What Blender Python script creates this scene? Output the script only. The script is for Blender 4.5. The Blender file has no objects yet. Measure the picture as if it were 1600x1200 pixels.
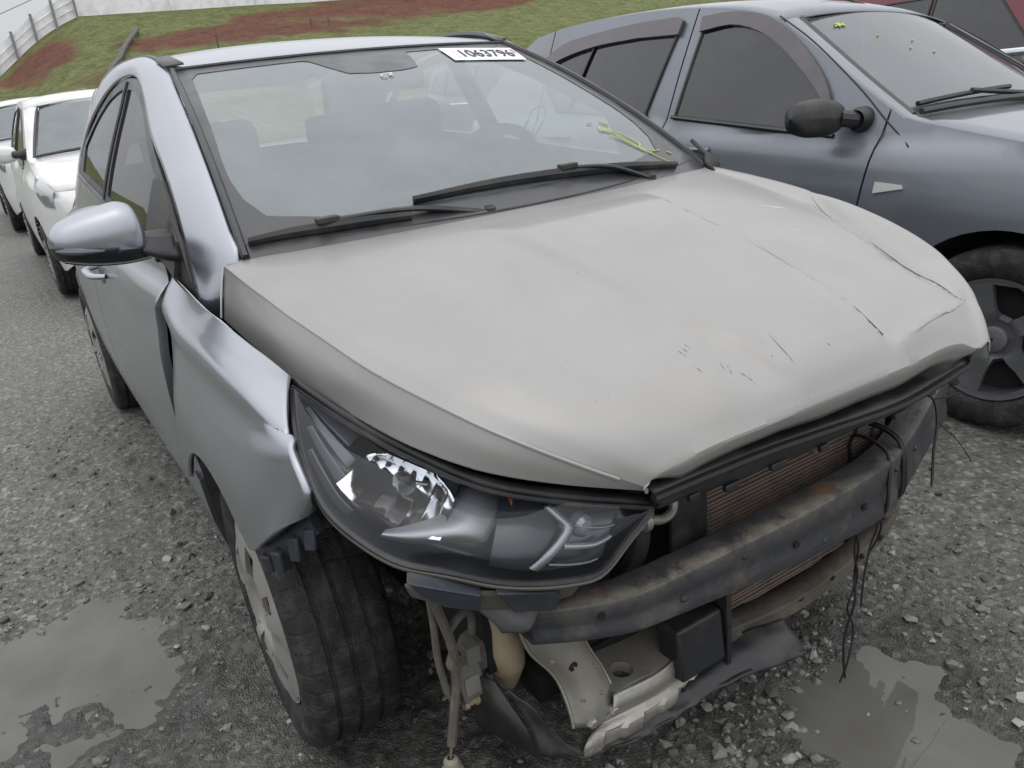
import bpy, bmesh, math, random
import numpy as np
from mathutils import Vector, Matrix
from mathutils.geometry import delaunay_2d_cdt

# ------------------------------------------------------------------ camera, sky, sun, exposure
SC = bpy.context.scene
COL = SC.collection
rad = math.radians
cam_data = bpy.data.cameras.new('camera')
cam = bpy.data.objects.new('camera', cam_data)
COL.objects.link(cam)
# world axes: x = the way the parked cars point, y = to their left, z = up; origin under the silver car's front axle
CAM_POS = (1.5026, -1.0828, 1.2799)
RIGHT = Vector((0.54487, 0.83269, -0.09868))
DOWN = Vector((0.24967, -0.27345, -0.92892))
FWD = Vector((-0.80049, 0.48150, -0.35690))
m3 = Matrix((RIGHT, -DOWN, -FWD)).transposed()
cam.matrix_world = Matrix.Translation(CAM_POS) @ m3.to_4x4()
cam_data.sensor_width = 36.0
cam_data.lens = 36.0 * 1264.3 / 1600.0
cam_data.clip_start = 0.05
cam_data.clip_end = 2000.0
SC.camera = cam

SUN_ELEV, SUN_ROT = 80.0, 35.0
world = bpy.data.worlds.new('World')
SC.world = world
world.use_nodes = True
wn, wl = world.node_tree.nodes, world.node_tree.links
wn.clear()
w_out = wn.new('ShaderNodeOutputWorld')
w_bg = wn.new('ShaderNodeBackground')
w_sky = wn.new('ShaderNodeTexSky')
w_sky.sky_type = 'NISHITA'
w_sky.sun_disc = False
w_sky.sun_elevation = rad(SUN_ELEV)
w_sky.sun_rotation = rad(SUN_ROT)
w_sky.air_density = 1.0
w_sky.dust_density = 6.0
w_sky.ozone_density = 1.0
# a closed layer of cloud hides nearly all of the blue: soft grey with faint darker billows
w_tc = wn.new('ShaderNodeTexCoord')
w_map = wn.new('ShaderNodeMapping')
w_map.inputs['Scale'].default_value = (1.0, 1.0, 2.6)
w_noise = wn.new('ShaderNodeTexNoise')
w_noise.inputs['Scale'].default_value = 2.2
w_noise.inputs['Detail'].default_value = 5.0
w_noise.inputs['Roughness'].default_value = 0.5
w_ramp = wn.new('ShaderNodeValToRGB')
w_ramp.color_ramp.elements[0].position = 0.30
w_ramp.color_ramp.elements[0].color = (6.4, 6.6, 6.95, 1)
w_ramp.color_ramp.elements[1].position = 0.72
w_ramp.color_ramp.elements[1].color = (7.7, 7.85, 8.15, 1)
w_mix = wn.new('ShaderNodeMix')
w_mix.data_type = 'RGBA'
w_mix.inputs['Factor'].default_value = 0.88
wl.new(w_tc.outputs['Generated'], w_map.inputs['Vector'])
wl.new(w_map.outputs['Vector'], w_noise.inputs['Vector'])
wl.new(w_noise.outputs['Fac'], w_ramp.inputs['Fac'])
wl.new(w_sky.outputs['Color'], w_mix.inputs['A'])
wl.new(w_ramp.outputs['Color'], w_mix.inputs['B'])
# overcast sky: the zenith is about three times as bright as the horizon (CIE overcast distribution)
w_sep = wn.new('ShaderNodeSeparateXYZ')
wl.new(w_tc.outputs['Generated'], w_sep.inputs[0])
w_grad = wn.new('ShaderNodeMapRange')
w_grad.inputs['From Min'].default_value = 0.0
w_grad.inputs['From Max'].default_value = 1.0
w_grad.inputs['To Min'].default_value = 0.58
w_grad.inputs['To Max'].default_value = 1.50
wl.new(w_sep.outputs['Z'], w_grad.inputs['Value'])
w_mul = wn.new('ShaderNodeVectorMath')
w_mul.operation = 'SCALE'
wl.new(w_mix.outputs['Result'], w_mul.inputs[0])
wl.new(w_grad.outputs['Result'], w_mul.inputs['Scale'])
wl.new(w_mul.outputs['Vector'], w_bg.inputs['Color'])
w_bg.inputs['Strength'].default_value = 0.10
wl.new(w_bg.outputs['Background'], w_out.inputs['Surface'])

sun_data = bpy.data.lights.new('sun', 'SUN')
sun_data.energy = 0.6
sun_data.angle = rad(175.0)      # light spread over the whole cloud layer
sun_data.color = (1.0, 0.97, 0.93)
sun = bpy.data.objects.new('sun', sun_data)
COL.objects.link(sun)
_se, _sr = rad(SUN_ELEV), rad(SUN_ROT)
_sd = Vector((math.sin(_sr) * math.cos(_se), math.cos(_sr) * math.cos(_se), math.sin(_se)))
sun.rotation_euler = _sd.to_track_quat('Z', 'Y').to_euler()

SC.view_settings.view_transform = 'Standard'
SC.view_settings.look = 'None'
SC.view_settings.exposure = 0.55
SC.view_settings.gamma = 1.0
SC.view_settings.use_curve_mapping = False
SC.render.engine = 'CYCLES'
SC.cycles.max_bounces = 10
SC.cycles.transparent_max_bounces = 24
SC.cycles.caustics_reflective = False
SC.cycles.caustics_refractive = False
SC.cycles.use_denoising = True

# ------------------------------------------------------------------ helpers: materials
def nt(m):
    return m.node_tree.nodes, m.node_tree.links

def ramp_node(n, stops):
    r = n.new('ShaderNodeValToRGB')
    e = r.color_ramp.elements
    while len(e) < len(stops):
        e.new(0.5)
    for el, (p, c) in zip(e, stops):
        el.position = p
        el.color = (c, c, c, 1) if isinstance(c, (int, float)) else (*c, 1)
    return r

def noise_node(n, l, scale, detail=4, rough=0.55, vec=None, stretch=None):
    tc = n.new('ShaderNodeTexCoord')
    src = tc.outputs['Object']
    if stretch:
        mp = n.new('ShaderNodeMapping')
        mp.inputs['Scale'].default_value = stretch
        l.new(src, mp.inputs['Vector'])
        src = mp.outputs['Vector']
    t = n.new('ShaderNodeTexNoise')
    t.inputs['Scale'].default_value = scale
    t.inputs['Detail'].default_value = detail
    t.inputs['Roughness'].default_value = rough
    l.new(src, t.inputs['Vector'])
    return t

def mat(name, base, rough=0.5, metal=0.0, coat=0.0, spec=0.5, dirt=None, dirt_amt=0.5, dirt_scale=6.0,
        dirt_lo=0.45, dirt_hi=0.7, bump=0.0, bump_scale=60.0, stretch=None, dirt_rough=0.85, coat_rough=0.05, fine=0.0, fine_scale=300.0):
    """Principled paint / plastic / metal with an optional patchy layer of dust or rust (a colour of its own)."""
    m = bpy.data.materials.new(name)
    m.use_nodes = True
    n, l = nt(m)
    b = n['Principled BSDF']
    b.inputs['Base Color'].default_value = (*base, 1)
    b.inputs['Roughness'].default_value = rough
    b.inputs['Metallic'].default_value = metal
    b.inputs['Coat Weight'].default_value = coat
    b.inputs['Coat Roughness'].default_value = coat_rough
    b.inputs['Specular IOR Level'].default_value = spec
    if dirt is not None:
        t = noise_node(n, l, dirt_scale, 8, 0.62, stretch=stretch)
        r = ramp_node(n, [(dirt_lo, 0.0), (dirt_hi, dirt_amt)])
        l.new(t.outputs['Fac'], r.inputs['Fac'])
        mx = n.new('ShaderNodeMix')
        mx.data_type = 'RGBA'
        mx.inputs['A'].default_value = (*base, 1)
        mx.inputs['B'].default_value = (*dirt, 1)
        l.new(r.outputs['Color'], mx.inputs['Factor'])
        l.new(mx.outputs['Result'], b.inputs['Base Color'])
        for sock, a, c in (('Roughness', rough, dirt_rough), ('Metallic', metal, 0.0), ('Coat Weight', coat, 0.0)):
            if a == c:
                continue
            mr = n.new('ShaderNodeMapRange')
            mr.inputs['To Min'].default_value = a
            mr.inputs['To Max'].default_value = c
            l.new(r.outputs['Color'], mr.inputs['Value'])
            l.new(mr.outputs['Result'], b.inputs[sock])
    if bump > 0:
        t2 = noise_node(n, l, bump_scale, 4, 0.6)
        bp = n.new('ShaderNodeBump')
        bp.inputs['Strength'].default_value = bump
        bp.inputs['Distance'].default_value = 0.01
        l.new(t2.outputs['Fac'], bp.inputs['Height'])
        l.new(bp.outputs['Normal'], b.inputs['Normal'])
    return m

def glass_mat(name, tint=(0.8, 0.86, 0.84), dust=0.06, dust_col=(0.45, 0.46, 0.45), ior=1.5, dust_scale=5.0, gloss_rough=0.0):
    """Thin pane: what is behind it, tinted, with a Fresnel reflection and a film of dust."""
    m = bpy.data.materials.new(name)
    m.use_nodes = True
    n, l = nt(m)
    n.clear()
    out = n.new('ShaderNodeOutputMaterial')
    tr = n.new('ShaderNodeBsdfTransparent')
    tr.inputs['Color'].default_value = (*tint, 1)
    gl = n.new('ShaderNodeBsdfGlossy')
    gl.inputs['Roughness'].default_value = gloss_rough
    fr = n.new('ShaderNodeFresnel')
    geo = n.new('ShaderNodeNewGeometry')      # a pane reflects alike from both of its sides
    io = n.new('ShaderNodeMapRange')
    io.inputs['To Min'].default_value = ior
    io.inputs['To Max'].default_value = 1.0 / ior
    l.new(geo.outputs['Backfacing'], io.inputs['Value'])
    l.new(io.outputs['Result'], fr.inputs['IOR'])
    df = n.new('ShaderNodeBsdfDiffuse')
    df.inputs['Color'].default_value = (*dust_col, 1)
    m1 = n.new('ShaderNodeMixShader')
    m2 = n.new('ShaderNodeMixShader')
    t = noise_node(n, l, dust_scale, 8, 0.6)
    mr = n.new('ShaderNodeMapRange')
    mr.inputs['From Min'].default_value = 0.3
    mr.inputs['From Max'].default_value = 0.75
    mr.inputs['To Min'].default_value = dust * 0.8
    mr.inputs['To Max'].default_value = dust * 1.2
    l.new(t.outputs['Fac'], mr.inputs['Value'])
    l.new(mr.outputs['Result'], m1.inputs['Fac'])
    l.new(tr.outputs['BSDF'], m1.inputs[1])
    l.new(df.outputs['BSDF'], m1.inputs[2])
    l.new(fr.outputs['Fac'], m2.inputs['Fac'])
    l.new(m1.outputs['Shader'], m2.inputs[1])
    l.new(gl.outputs['BSDF'], m2.inputs[2])
    l.new(m2.outputs['Shader'], out.inputs['Surface'])
    return m

# ------------------------------------------------------------------ helpers: curves, grids, meshes
def cr(pts, n, closed=False):
    """Catmull-Rom through pts, n points at even arc length."""
    P = np.array(pts, float)
    if len(P) == 2:
        t = np.linspace(0, 1, n)[:, None]
        return P[0] * (1 - t) + P[1] * t
    if closed:
        Q = np.vstack([P[-1], P, P[0], P[1]])
    else:
        Q = np.vstack([2 * P[0] - P[1], P, 2 * P[-1] - P[-2]])
    out = []
    k = 16
    for i in range(1, len(Q) - 2):
        p0, p1, p2, p3 = Q[i - 1:i + 3]
        t = np.linspace(0, 1, k, endpoint=False)[:, None]
        # non-uniform tangents keep uneven spacing from overshooting
        d01 = max(np.linalg.norm(p1 - p0), 1e-9); d12 = max(np.linalg.norm(p2 - p1), 1e-9); d23 = max(np.linalg.norm(p3 - p2), 1e-9)
        m1 = (p1 - p0) / d01 * 0.5 + (p2 - p1) / d12 * 0.5
        m2 = (p2 - p1) / d12 * 0.5 + (p3 - p2) / d23 * 0.5
        m1, m2 = m1 * d12, m2 * d12
        out.append((2 * t**3 - 3 * t**2 + 1) * p1 + (t**3 - 2 * t**2 + t) * m1 + (-2 * t**3 + 3 * t**2) * p2 + (t**3 - t**2) * m2)
    out.append((P[0] if closed else P[-1])[None])
    C = np.vstack(out)
    s = np.concatenate([[0], np.cumsum(np.linalg.norm(np.diff(C, axis=0), axis=1))])
    u = np.linspace(0, s[-1], n + 1)[:-1] if closed else np.linspace(0, s[-1], n)
    return np.stack([np.interp(u, s, C[:, j]) for j in range(C.shape[1])], 1)

def pchip(xs, ys):
    xs, ys = np.array(xs, float), np.array(ys, float)
    h = np.diff(xs); d = np.diff(ys) / h
    m = np.zeros(len(xs))
    m[0], m[-1] = d[0], d[-1]
    for i in range(1, len(xs) - 1):
        if d[i - 1] * d[i] > 0:
            w1, w2 = 2 * h[i] + h[i - 1], h[i] + 2 * h[i - 1]
            m[i] = (w1 + w2) / (w1 / d[i - 1] + w2 / d[i])
    def f(x):
        x = np.clip(np.asarray(x, float), xs[0], xs[-1])
        i = np.clip(np.searchsorted(xs, x, side='right') - 1, 0, len(xs) - 2)
        t = (x - xs[i]) / h[i]
        return ((2 * t**3 - 3 * t**2 + 1) * ys[i] + (t**3 - 2 * t**2 + t) * h[i] * m[i]
                + (-2 * t**3 + 3 * t**2) * ys[i + 1] + (t**3 - t**2) * h[i] * m[i + 1])
    return f

def loft(curves, nu, nv):
    """Surface through a list of 3-D curves: nu points along each, nv across."""
    C = [cr(c, nu) for c in curves]
    return np.stack([cr([c[i] for c in C], nv) for i in range(nu)], 0)     # [nu, nv, 3]

def new_obj(name, mesh, m, parent=None):
    o = bpy.data.objects.new(name, mesh)
    COL.objects.link(o)
    if m is not None:
        mesh.materials.append(m)
    if parent is not None:
        o.parent = parent
    return o

def mesh_obj(name, verts, faces, m, parent=None, smooth=True, thick=0.0, bevel=0.0, sub=0, offset=-1.0, sharp=None):
    me = bpy.data.meshes.new(name)
    me.from_pydata([tuple(map(float, v)) for v in verts], [], faces)
    if smooth:
        me.polygons.foreach_set('use_smooth', [True] * len(me.polygons))
        if sharp is not None:
            me.set_sharp_from_angle(angle=rad(sharp))
    me.update()
    o = new_obj(name, me, m, parent)
    if thick:
        md = o.modifiers.new('solid', 'SOLIDIFY'); md.thickness = thick; md.offset = offset
    if bevel:
        md = o.modifiers.new('bevel', 'BEVEL'); md.width = bevel; md.segments = 2; md.limit_method = 'ANGLE'
    if sub:
        md = o.modifiers.new('sub', 'SUBSURF'); md.levels = sub; md.render_levels = sub
    return o

def grid_faces(nu, nv, off=0, flip=False, closed_v=False):
    F = []
    for i in range(nu - 1):
        for j in range(nv if closed_v else nv - 1):
            j2 = (j + 1) % nv
            q = (off + i * nv + j, off + i * nv + j2, off + (i + 1) * nv + j2, off + (i + 1) * nv + j)
            F.append(q[::-1] if flip else q)
    return F

def grid_obj(name, G, m, parent=None, flip=False, **k):
    nu, nv = G.shape[:2]
    return mesh_obj(name, G.reshape(-1, 3), grid_faces(nu, nv, flip=flip), m, parent, **k)

class MB:
    """Collects shapes that form one mesh."""
    def __init__(s):
        s.v, s.f = [], []
    def add(s, V, F):
        o = len(s.v)
        s.v += [tuple(map(float, p)) for p in V]
        s.f += [tuple(i + o for i in f) for f in F]
        return s
    def box(s, c, d, rot=None):
        V = [Vector((x * d[0] / 2, y * d[1] / 2, z * d[2] / 2)) for x in (-1, 1) for y in (-1, 1) for z in (-1, 1)]
        if rot is not None:
            V = [rot @ v for v in V]
        return s.add([v + Vector(c) for v in V], [(0, 1, 3, 2), (4, 6, 7, 5), (0, 4, 5, 1), (2, 3, 7, 6), (0, 2, 6, 4), (1, 5, 7, 3)])
    def tube(s, pts, r, n=8, cap=True, smooth_n=None, flat=None):
        P = cr(pts, smooth_n) if smooth_n else np.array(pts, float)
        R = np.interp(np.linspace(0, 1, len(P)), np.linspace(0, 1, len(r)), r) if hasattr(r, '__len__') else [r] * len(P)
        T = np.gradient(P, axis=0)
        up = Vector((0, 0, 1))
        t0 = Vector(T[0]).normalized()
        if abs(t0.dot(up)) > 0.95:
            up = Vector((1, 0, 0))
        a = t0.cross(up).normalized()
        V = []
        for p, t, q in zip(P, T, R):
            t = Vector(t)
            if t.length < 1e-9:
                t = t0
            t.normalize()
            a = (a - t * a.dot(t)).normalized()
            b = t.cross(a)
            for k in range(n):
                an = 2 * math.pi * k / n
                ca, sa = math.cos(an) * q, math.sin(an) * q * (flat or 1.0)
                V.append(Vector(p) + a * ca + b * sa)
        F = grid_faces(len(P), n, closed_v=True)
        if cap:
            F += [tuple(range(n - 1, -1, -1)), tuple((len(P) - 1) * n + k for k in range(n))]
        return s.add(V, F)
    def lathe(s, prof, n=48, axis='y', c=(0, 0, 0), close=False):
        """prof: (offset along axis, radius)."""
        V = []
        for a, r in prof:
            for k in range(n):
                t = 2 * math.pi * k / n
                p = {'y': (r * math.cos(t), a, r * math.sin(t)), 'x': (a, r * math.cos(t), r * math.sin(t)), 'z': (r * math.cos(t), r * math.sin(t), a)}[axis]
                V.append((p[0] + c[0], p[1] + c[1], p[2] + c[2]))
        F = grid_faces(len(prof), n, closed_v=True)
        if close:
            F += [tuple(range(n - 1, -1, -1)), tuple((len(prof) - 1) * n + k for k in range(n))]
        return s.add(V, F)
    def grid(s, G, flip=False):
        return s.add(G.reshape(-1, 3), grid_faces(*G.shape[:2], flip=flip))
    def build(s, name, m, parent=None, **k):
        k.setdefault('sharp', 35)
        return mesh_obj(name, s.v, s.f, m, parent, **k)

def in_poly(p, P):
    x, y = p
    c = False
    j = len(P) - 1
    for i in range(len(P)):
        xi, yi = P[i]; xj, yj = P[j]
        if (yi > y) != (yj > y) and x < (xj - xi) * (y - yi) / (yj - yi) + xi:
            c = not c
        j = i
    return c

def densify(poly, res):
    out = []
    for (a, b) in zip(poly, poly[1:] + poly[:1]):
        n = max(1, int(math.ceil(math.hypot(b[0] - a[0], b[1] - a[1]) / res)))
        out += [(a[0] + (b[0] - a[0]) * k / n, a[1] + (b[1] - a[1]) * k / n) for k in range(n)]
    return out

def panel(name, poly, fn, m, parent=None, holes=(), res=0.03, flange=0.012, inward=None, outer_flange=True, hole_flange=True, thick=0):
    """A sheet cut to a 2-D outline (with holes) and laid on the surface fn(a, b) -> (x, y, z). Edges are folded back by `flange`."""
    loops = [densify([tuple(p) for p in poly], res)] + [densify([tuple(p) for p in h], res) for h in holes]
    V2, E = [], []
    for L in loops:
        o = len(V2)
        V2 += L
        E += [(o + i, o + (i + 1) % len(L)) for i in range(len(L))]
    nb = len(V2)
    xs = [p[0] for p in loops[0]]; ys = [p[1] for p in loops[0]]
    B = np.array(V2)
    gx = np.arange(min(xs) + res * 0.5, max(xs), res); gy = np.arange(min(ys) + res * 0.5, max(ys), res)
    for a in gx:
        for b in gy:
            if in_poly((a, b), loops[0]) and not any(in_poly((a, b), h) for h in loops[1:]):
                if np.min((B[:, 0] - a) ** 2 + (B[:, 1] - b) ** 2) > (0.45 * res) ** 2:
                    V2.append((a, b))
    r = delaunay_2d_cdt([Vector(v) for v in V2], E, [], 0, 1e-7)
    P2, tris = r[0], r[2]
    keep = []
    for t in tris:
        cx = sum(P2[i][0] for i in t) / 3; cy = sum(P2[i][1] for i in t) / 3
        if in_poly((cx, cy), loops[0]) and not any(in_poly((cx, cy), h) for h in loops[1:]):
            keep.append(tuple(t))
    P3 = [Vector(fn(p[0], p[1])) for p in P2]
    e = 0.004
    N = []
    for p in P2:
        du = Vector(fn(p[0] + e, p[1])) - Vector(fn(p[0] - e, p[1])); dv = Vector(fn(p[0], p[1] + e)) - Vector(fn(p[0], p[1] - e))
        q = du.cross(dv)
        N.append(q.normalized() if q.length > 1e-12 else Vector((0, 1, 0)))
    # orientation: faces should agree with N; N should point away from `inward`
    sgn = 1.0
    if inward is not None:
        k = max(range(len(P3)), key=lambda i: -abs(P3[i].x)) if False else 0
        s = sum(N[i].dot(Vector(inward)) for i in range(len(P3)))
        sgn = -1.0 if s > 0 else 1.0
    N = [v * sgn for v in N]
    faces = []
    for t in keep:
        a, b, c = (P3[i] for i in t)
        fnm = (b - a).cross(c - a)
        faces.append(t if fnm.dot(N[t[0]]) > 0 else t[::-1])
    verts, norms = list(P3), list(N)
    if flange:
        cnt = {}
        for t in faces:
            for i in range(3):
                a, b = t[i], t[(i + 1) % 3]
                k = (min(a, b), max(a, b))
                cnt.setdefault(k, []).append((a, b))
        for k, L in cnt.items():
            if len(L) == 1:
                a, b = L[0]
                d = (P3[b] - P3[a])
                on = d.cross(N[a]).normalized()
                o = len(verts)
                verts += [P3[a], P3[b], P3[b] - N[b] * flange, P3[a] - N[a] * flange]
                norms += [on] * 4
                faces.append((o + 1, o, o + 3, o + 2))
    me = bpy.data.meshes.new(name)
    me.from_pydata([tuple(v) for v in verts], [], faces)
    me.polygons.foreach_set('use_smooth', [True] * len(me.polygons))
    me.update()
    me.normals_split_custom_set_from_vertices([tuple(v) for v in norms])
    return new_obj(name, me, m, parent)

def arc(cx, cz, r, a0, a1, n=24):
    return [(cx + r * math.cos(rad(a0 + (a1 - a0) * k / (n - 1))), cz + r * math.sin(rad(a0 + (a1 - a0) * k / (n - 1)))) for k in range(n)]

def smooth2(pts, n):
    return [tuple(p) for p in cr(pts, n)]

def thing(name, label, cat, loc=(0, 0, 0), rz=0.0, group=None):
    o = bpy.data.objects.new(name, None)
    o.empty_display_size = 0.2
    COL.objects.link(o)
    o.location = loc
    o.rotation_euler = (0, 0, rz)
    o['label'] = label
    o['category'] = cat
    if group:
        o['group'] = group
    return o

def tag(o, label, cat, group=None):
    o['label'] = label
    o['category'] = cat
    if group:
        o['group'] = group
    return o

def kind(o, k, label=None):
    o['kind'] = k
    if label:
        o['label'] = label
    return o

def empty(name, parent, loc=(0, 0, 0), rot=(0, 0, 0)):
    o = bpy.data.objects.new(name, None)
    o.empty_display_size = 0.1
    COL.objects.link(o)
    o.parent = parent
    o.location = loc
    o.rotation_euler = rot
    return o

def copy_tree(o, parent=None):
    c = o.copy()
    COL.objects.link(c)
    c.parent = parent
    for ch in list(o.children):
        copy_tree(ch, c)
    return c
# ------------------------------------------------------------------ ground: wet crushed-stone yard with puddles
_NT = {}
def vnoise(x, y, scale, seed):
    if seed not in _NT:
        _NT[seed] = np.random.RandomState(seed).rand(256, 256)
    T = _NT[seed]
    u, v = x * scale, y * scale
    i, j = np.floor(u).astype(int), np.floor(v).astype(int)
    a, b = u - i, v - j
    a, b = a * a * (3 - 2 * a), b * b * (3 - 2 * b)
    g = lambda p, q: T[p % 256, q % 256]
    return (g(i, j) * (1 - a) + g(i + 1, j) * a) * (1 - b) + (g(i, j + 1) * (1 - a) + g(i + 1, j + 1) * a) * b - .5

PUD = {
    'left': [(-.802, -1.373), (-.81, -1.28), (-.857, -1.162), (-.813, -1.066), (-.60, -1.025), (-.43, -.995), (-.25, -1.015), (-.166, -1.082), (-.15, -1.177), (-.10, -1.30), (-.05, -1.50), (-.30, -1.70), (-.70, -1.60)],
    'right': [(.588, .207), (.563, .332), (.517, .446), (.597, .558), (.66, .482), (.664, .399), (.729, .442), (.813, .444), (.85, .33), (.943, .343), (1.05, .25), (1.02, .02), (.85, -.06), (.696, -.02), (.612, .05)],
    'wheel': [(-.372, -.863), (-.347, -.80), (-.203, -.80), (-.158, -.838), (-.233, -.878)],
}
def poly_sd(x, y, P):
    """signed distance to polygon, positive inside"""
    P = np.array(P)
    d = np.full(x.shape, 9.0)
    ins = np.zeros(x.shape, bool)
    for (x0, y0), (x1, y1) in zip(P, np.roll(P, -1, 0)):
        dx, dy = x1 - x0, y1 - y0
        t = np.clip(((x - x0) * dx + (y - y0) * dy) / (dx * dx + dy * dy), 0, 1)
        d = np.minimum(d, np.hypot(x - x0 - t * dx, y - y0 - t * dy))
        c = ((y0 > y) != (y1 > y)) & (x < (x1 - x0) * (y - y0) / (y1 - y0 + 1e-12) + x0)
        ins ^= c
    return np.where(ins, d, -d)
def ground_h(x, y):
    x, y = np.asarray(x, float), np.asarray(y, float)
    near = np.exp(-((x - .2) ** 2 + (y + .4) ** 2) / 60.0)
    h = .022 * vnoise(x, y, .9, 1) + .012 * vnoise(x, y, 3.1, 2)
    h += near * (.009 * vnoise(x, y, 11, 3) + .008 * vnoise(x, y, 29, 4) + .006 * vnoise(x, y, 61, 5))
    h -= .050 * np.clip(y - 1.85, 0, 4.0)
    for nm, dep in (('left', .020), ('right', .020), ('wheel', .012)):
        sd = poly_sd(x, y, PUD[nm]) + .05 * vnoise(x, y, 9, 7)
        h -= dep * np.clip((sd + .06) / .15, 0, 1)
    return h
def axis(lo, f0, f1, hi, st, g=1.16):
    a = [f0]
    s = st
    while a[-1] > lo:
        s *= g
        a.append(a[-1] - s)
    b = [f1]
    s = st
    while b[-1] < hi:
        s *= g
        b.append(b[-1] + s)
    return np.array(a[::-1] + list(np.arange(f0 + st, f1, st)) + b)
gx = axis(-320, -2.6, 1.35, 300, .011, 1.07)
gy = axis(-300, -1.95, 1.75, 300, .011, 1.07)
GX, GY = np.meshgrid(gx, gy, indexing='ij')
GZ = ground_h(GX, GY)
GRAVEL = bpy.data.materials.new('crushed_stone')
GRAVEL.use_nodes = True
n, l = nt(GRAVEL)
b = n['Principled BSDF']
tc = n.new('ShaderNodeTexCoord')
def tex(kind_, scale, **k):
    t = n.new(kind_)
    t.inputs['Scale'].default_value = scale
    for a, v in k.items():
        t.inputs[a].default_value = v
    l.new(tc.outputs['Object'], t.inputs['Vector'])
    return t
n1 = tex('ShaderNodeTexNoise', 1.6, Detail=8, Roughness=.66)
n2 = tex('ShaderNodeTexNoise', 55, Detail=5, Roughness=.62)
v1 = tex('ShaderNodeTexVoronoi', 75)
v2 = tex('ShaderNodeTexVoronoi', 190)
r1 = ramp_node(n, [(.32, (.085, .087, .075)), (.50, (.135, .139, .122)), (.72, (.200, .204, .183))])
l.new(n1.outputs['Fac'], r1.inputs['Fac'])
r2 = ramp_node(n, [(.30, (.50, .50, .48)), (.50, (.98, .98, .97)), (.72, (1.32, 1.32, 1.29))])
l.new(n2.outputs['Fac'], r2.inputs['Fac'])
mu = n.new('ShaderNodeMix'); mu.data_type = 'RGBA'; mu.blend_type = 'MULTIPLY'; mu.inputs['Factor'].default_value = 1.0
l.new(r1.outputs['Color'], mu.inputs['A']); l.new(r2.outputs['Color'], mu.inputs['B'])
# single chips of paler and darker stone
r3 = ramp_node(n, [(0.0, .45), (.55, 1.0), (.86, 1.15), (.93, 1.9)])
sepc = n.new('ShaderNodeSeparateColor'); l.new(v1.outputs['Color'], sepc.inputs['Color']); l.new(sepc.outputs['Red'], r3.inputs['Fac'])
mu2 = n.new('ShaderNodeMix'); mu2.data_type = 'RGBA'; mu2.blend_type = 'MULTIPLY'; mu2.inputs['Factor'].default_value = .75
l.new(mu.outputs['Result'], mu2.inputs['A']); l.new(r3.outputs['Color'], mu2.inputs['B'])
# soaked soil round the puddles; shade below the car front is put into the colour too
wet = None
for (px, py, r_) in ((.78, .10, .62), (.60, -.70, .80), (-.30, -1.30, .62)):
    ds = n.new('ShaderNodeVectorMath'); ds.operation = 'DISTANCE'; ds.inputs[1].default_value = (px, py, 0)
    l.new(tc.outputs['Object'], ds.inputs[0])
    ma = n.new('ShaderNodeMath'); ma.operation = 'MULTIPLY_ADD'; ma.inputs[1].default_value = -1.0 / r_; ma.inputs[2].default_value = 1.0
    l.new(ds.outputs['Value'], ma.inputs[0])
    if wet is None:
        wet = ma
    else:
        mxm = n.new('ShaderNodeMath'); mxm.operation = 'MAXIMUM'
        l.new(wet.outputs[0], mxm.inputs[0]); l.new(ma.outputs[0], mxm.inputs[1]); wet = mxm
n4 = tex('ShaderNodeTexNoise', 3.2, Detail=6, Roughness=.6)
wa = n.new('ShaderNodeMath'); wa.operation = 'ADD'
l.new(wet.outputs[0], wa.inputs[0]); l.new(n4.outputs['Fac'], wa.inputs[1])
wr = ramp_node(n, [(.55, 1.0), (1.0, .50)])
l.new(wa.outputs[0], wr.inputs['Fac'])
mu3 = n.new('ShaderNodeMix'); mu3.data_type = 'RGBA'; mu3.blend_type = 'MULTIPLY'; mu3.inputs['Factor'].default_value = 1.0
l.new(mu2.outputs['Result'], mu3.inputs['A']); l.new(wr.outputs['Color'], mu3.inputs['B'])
l.new(mu3.outputs['Result'], b.inputs['Base Color'])
rr = ramp_node(n, [(.35, .42), (.65, .85)])
l.new(n1.outputs['Fac'], rr.inputs['Fac']); l.new(rr.outputs['Color'], b.inputs['Roughness'])
ad = n.new('ShaderNodeMath'); ad.operation = 'ADD'
ml = n.new('ShaderNodeMath'); ml.operation = 'MULTIPLY'; ml.inputs[1].default_value = .6
l.new(v2.outputs['Distance'], ml.inputs[0]); l.new(n2.outputs['Fac'], ad.inputs[0]); l.new(ml.outputs[0], ad.inputs[1])
bp = n.new('ShaderNodeBump'); bp.inputs['Strength'].default_value = .55; bp.inputs['Distance'].default_value = .008
l.new(ad.outputs[0], bp.inputs['Height']); l.new(bp.outputs['Normal'], b.inputs['Normal'])
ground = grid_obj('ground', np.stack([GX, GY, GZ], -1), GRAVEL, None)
kind(ground, 'structure', 'wet grey crushed-stone yard')

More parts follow.
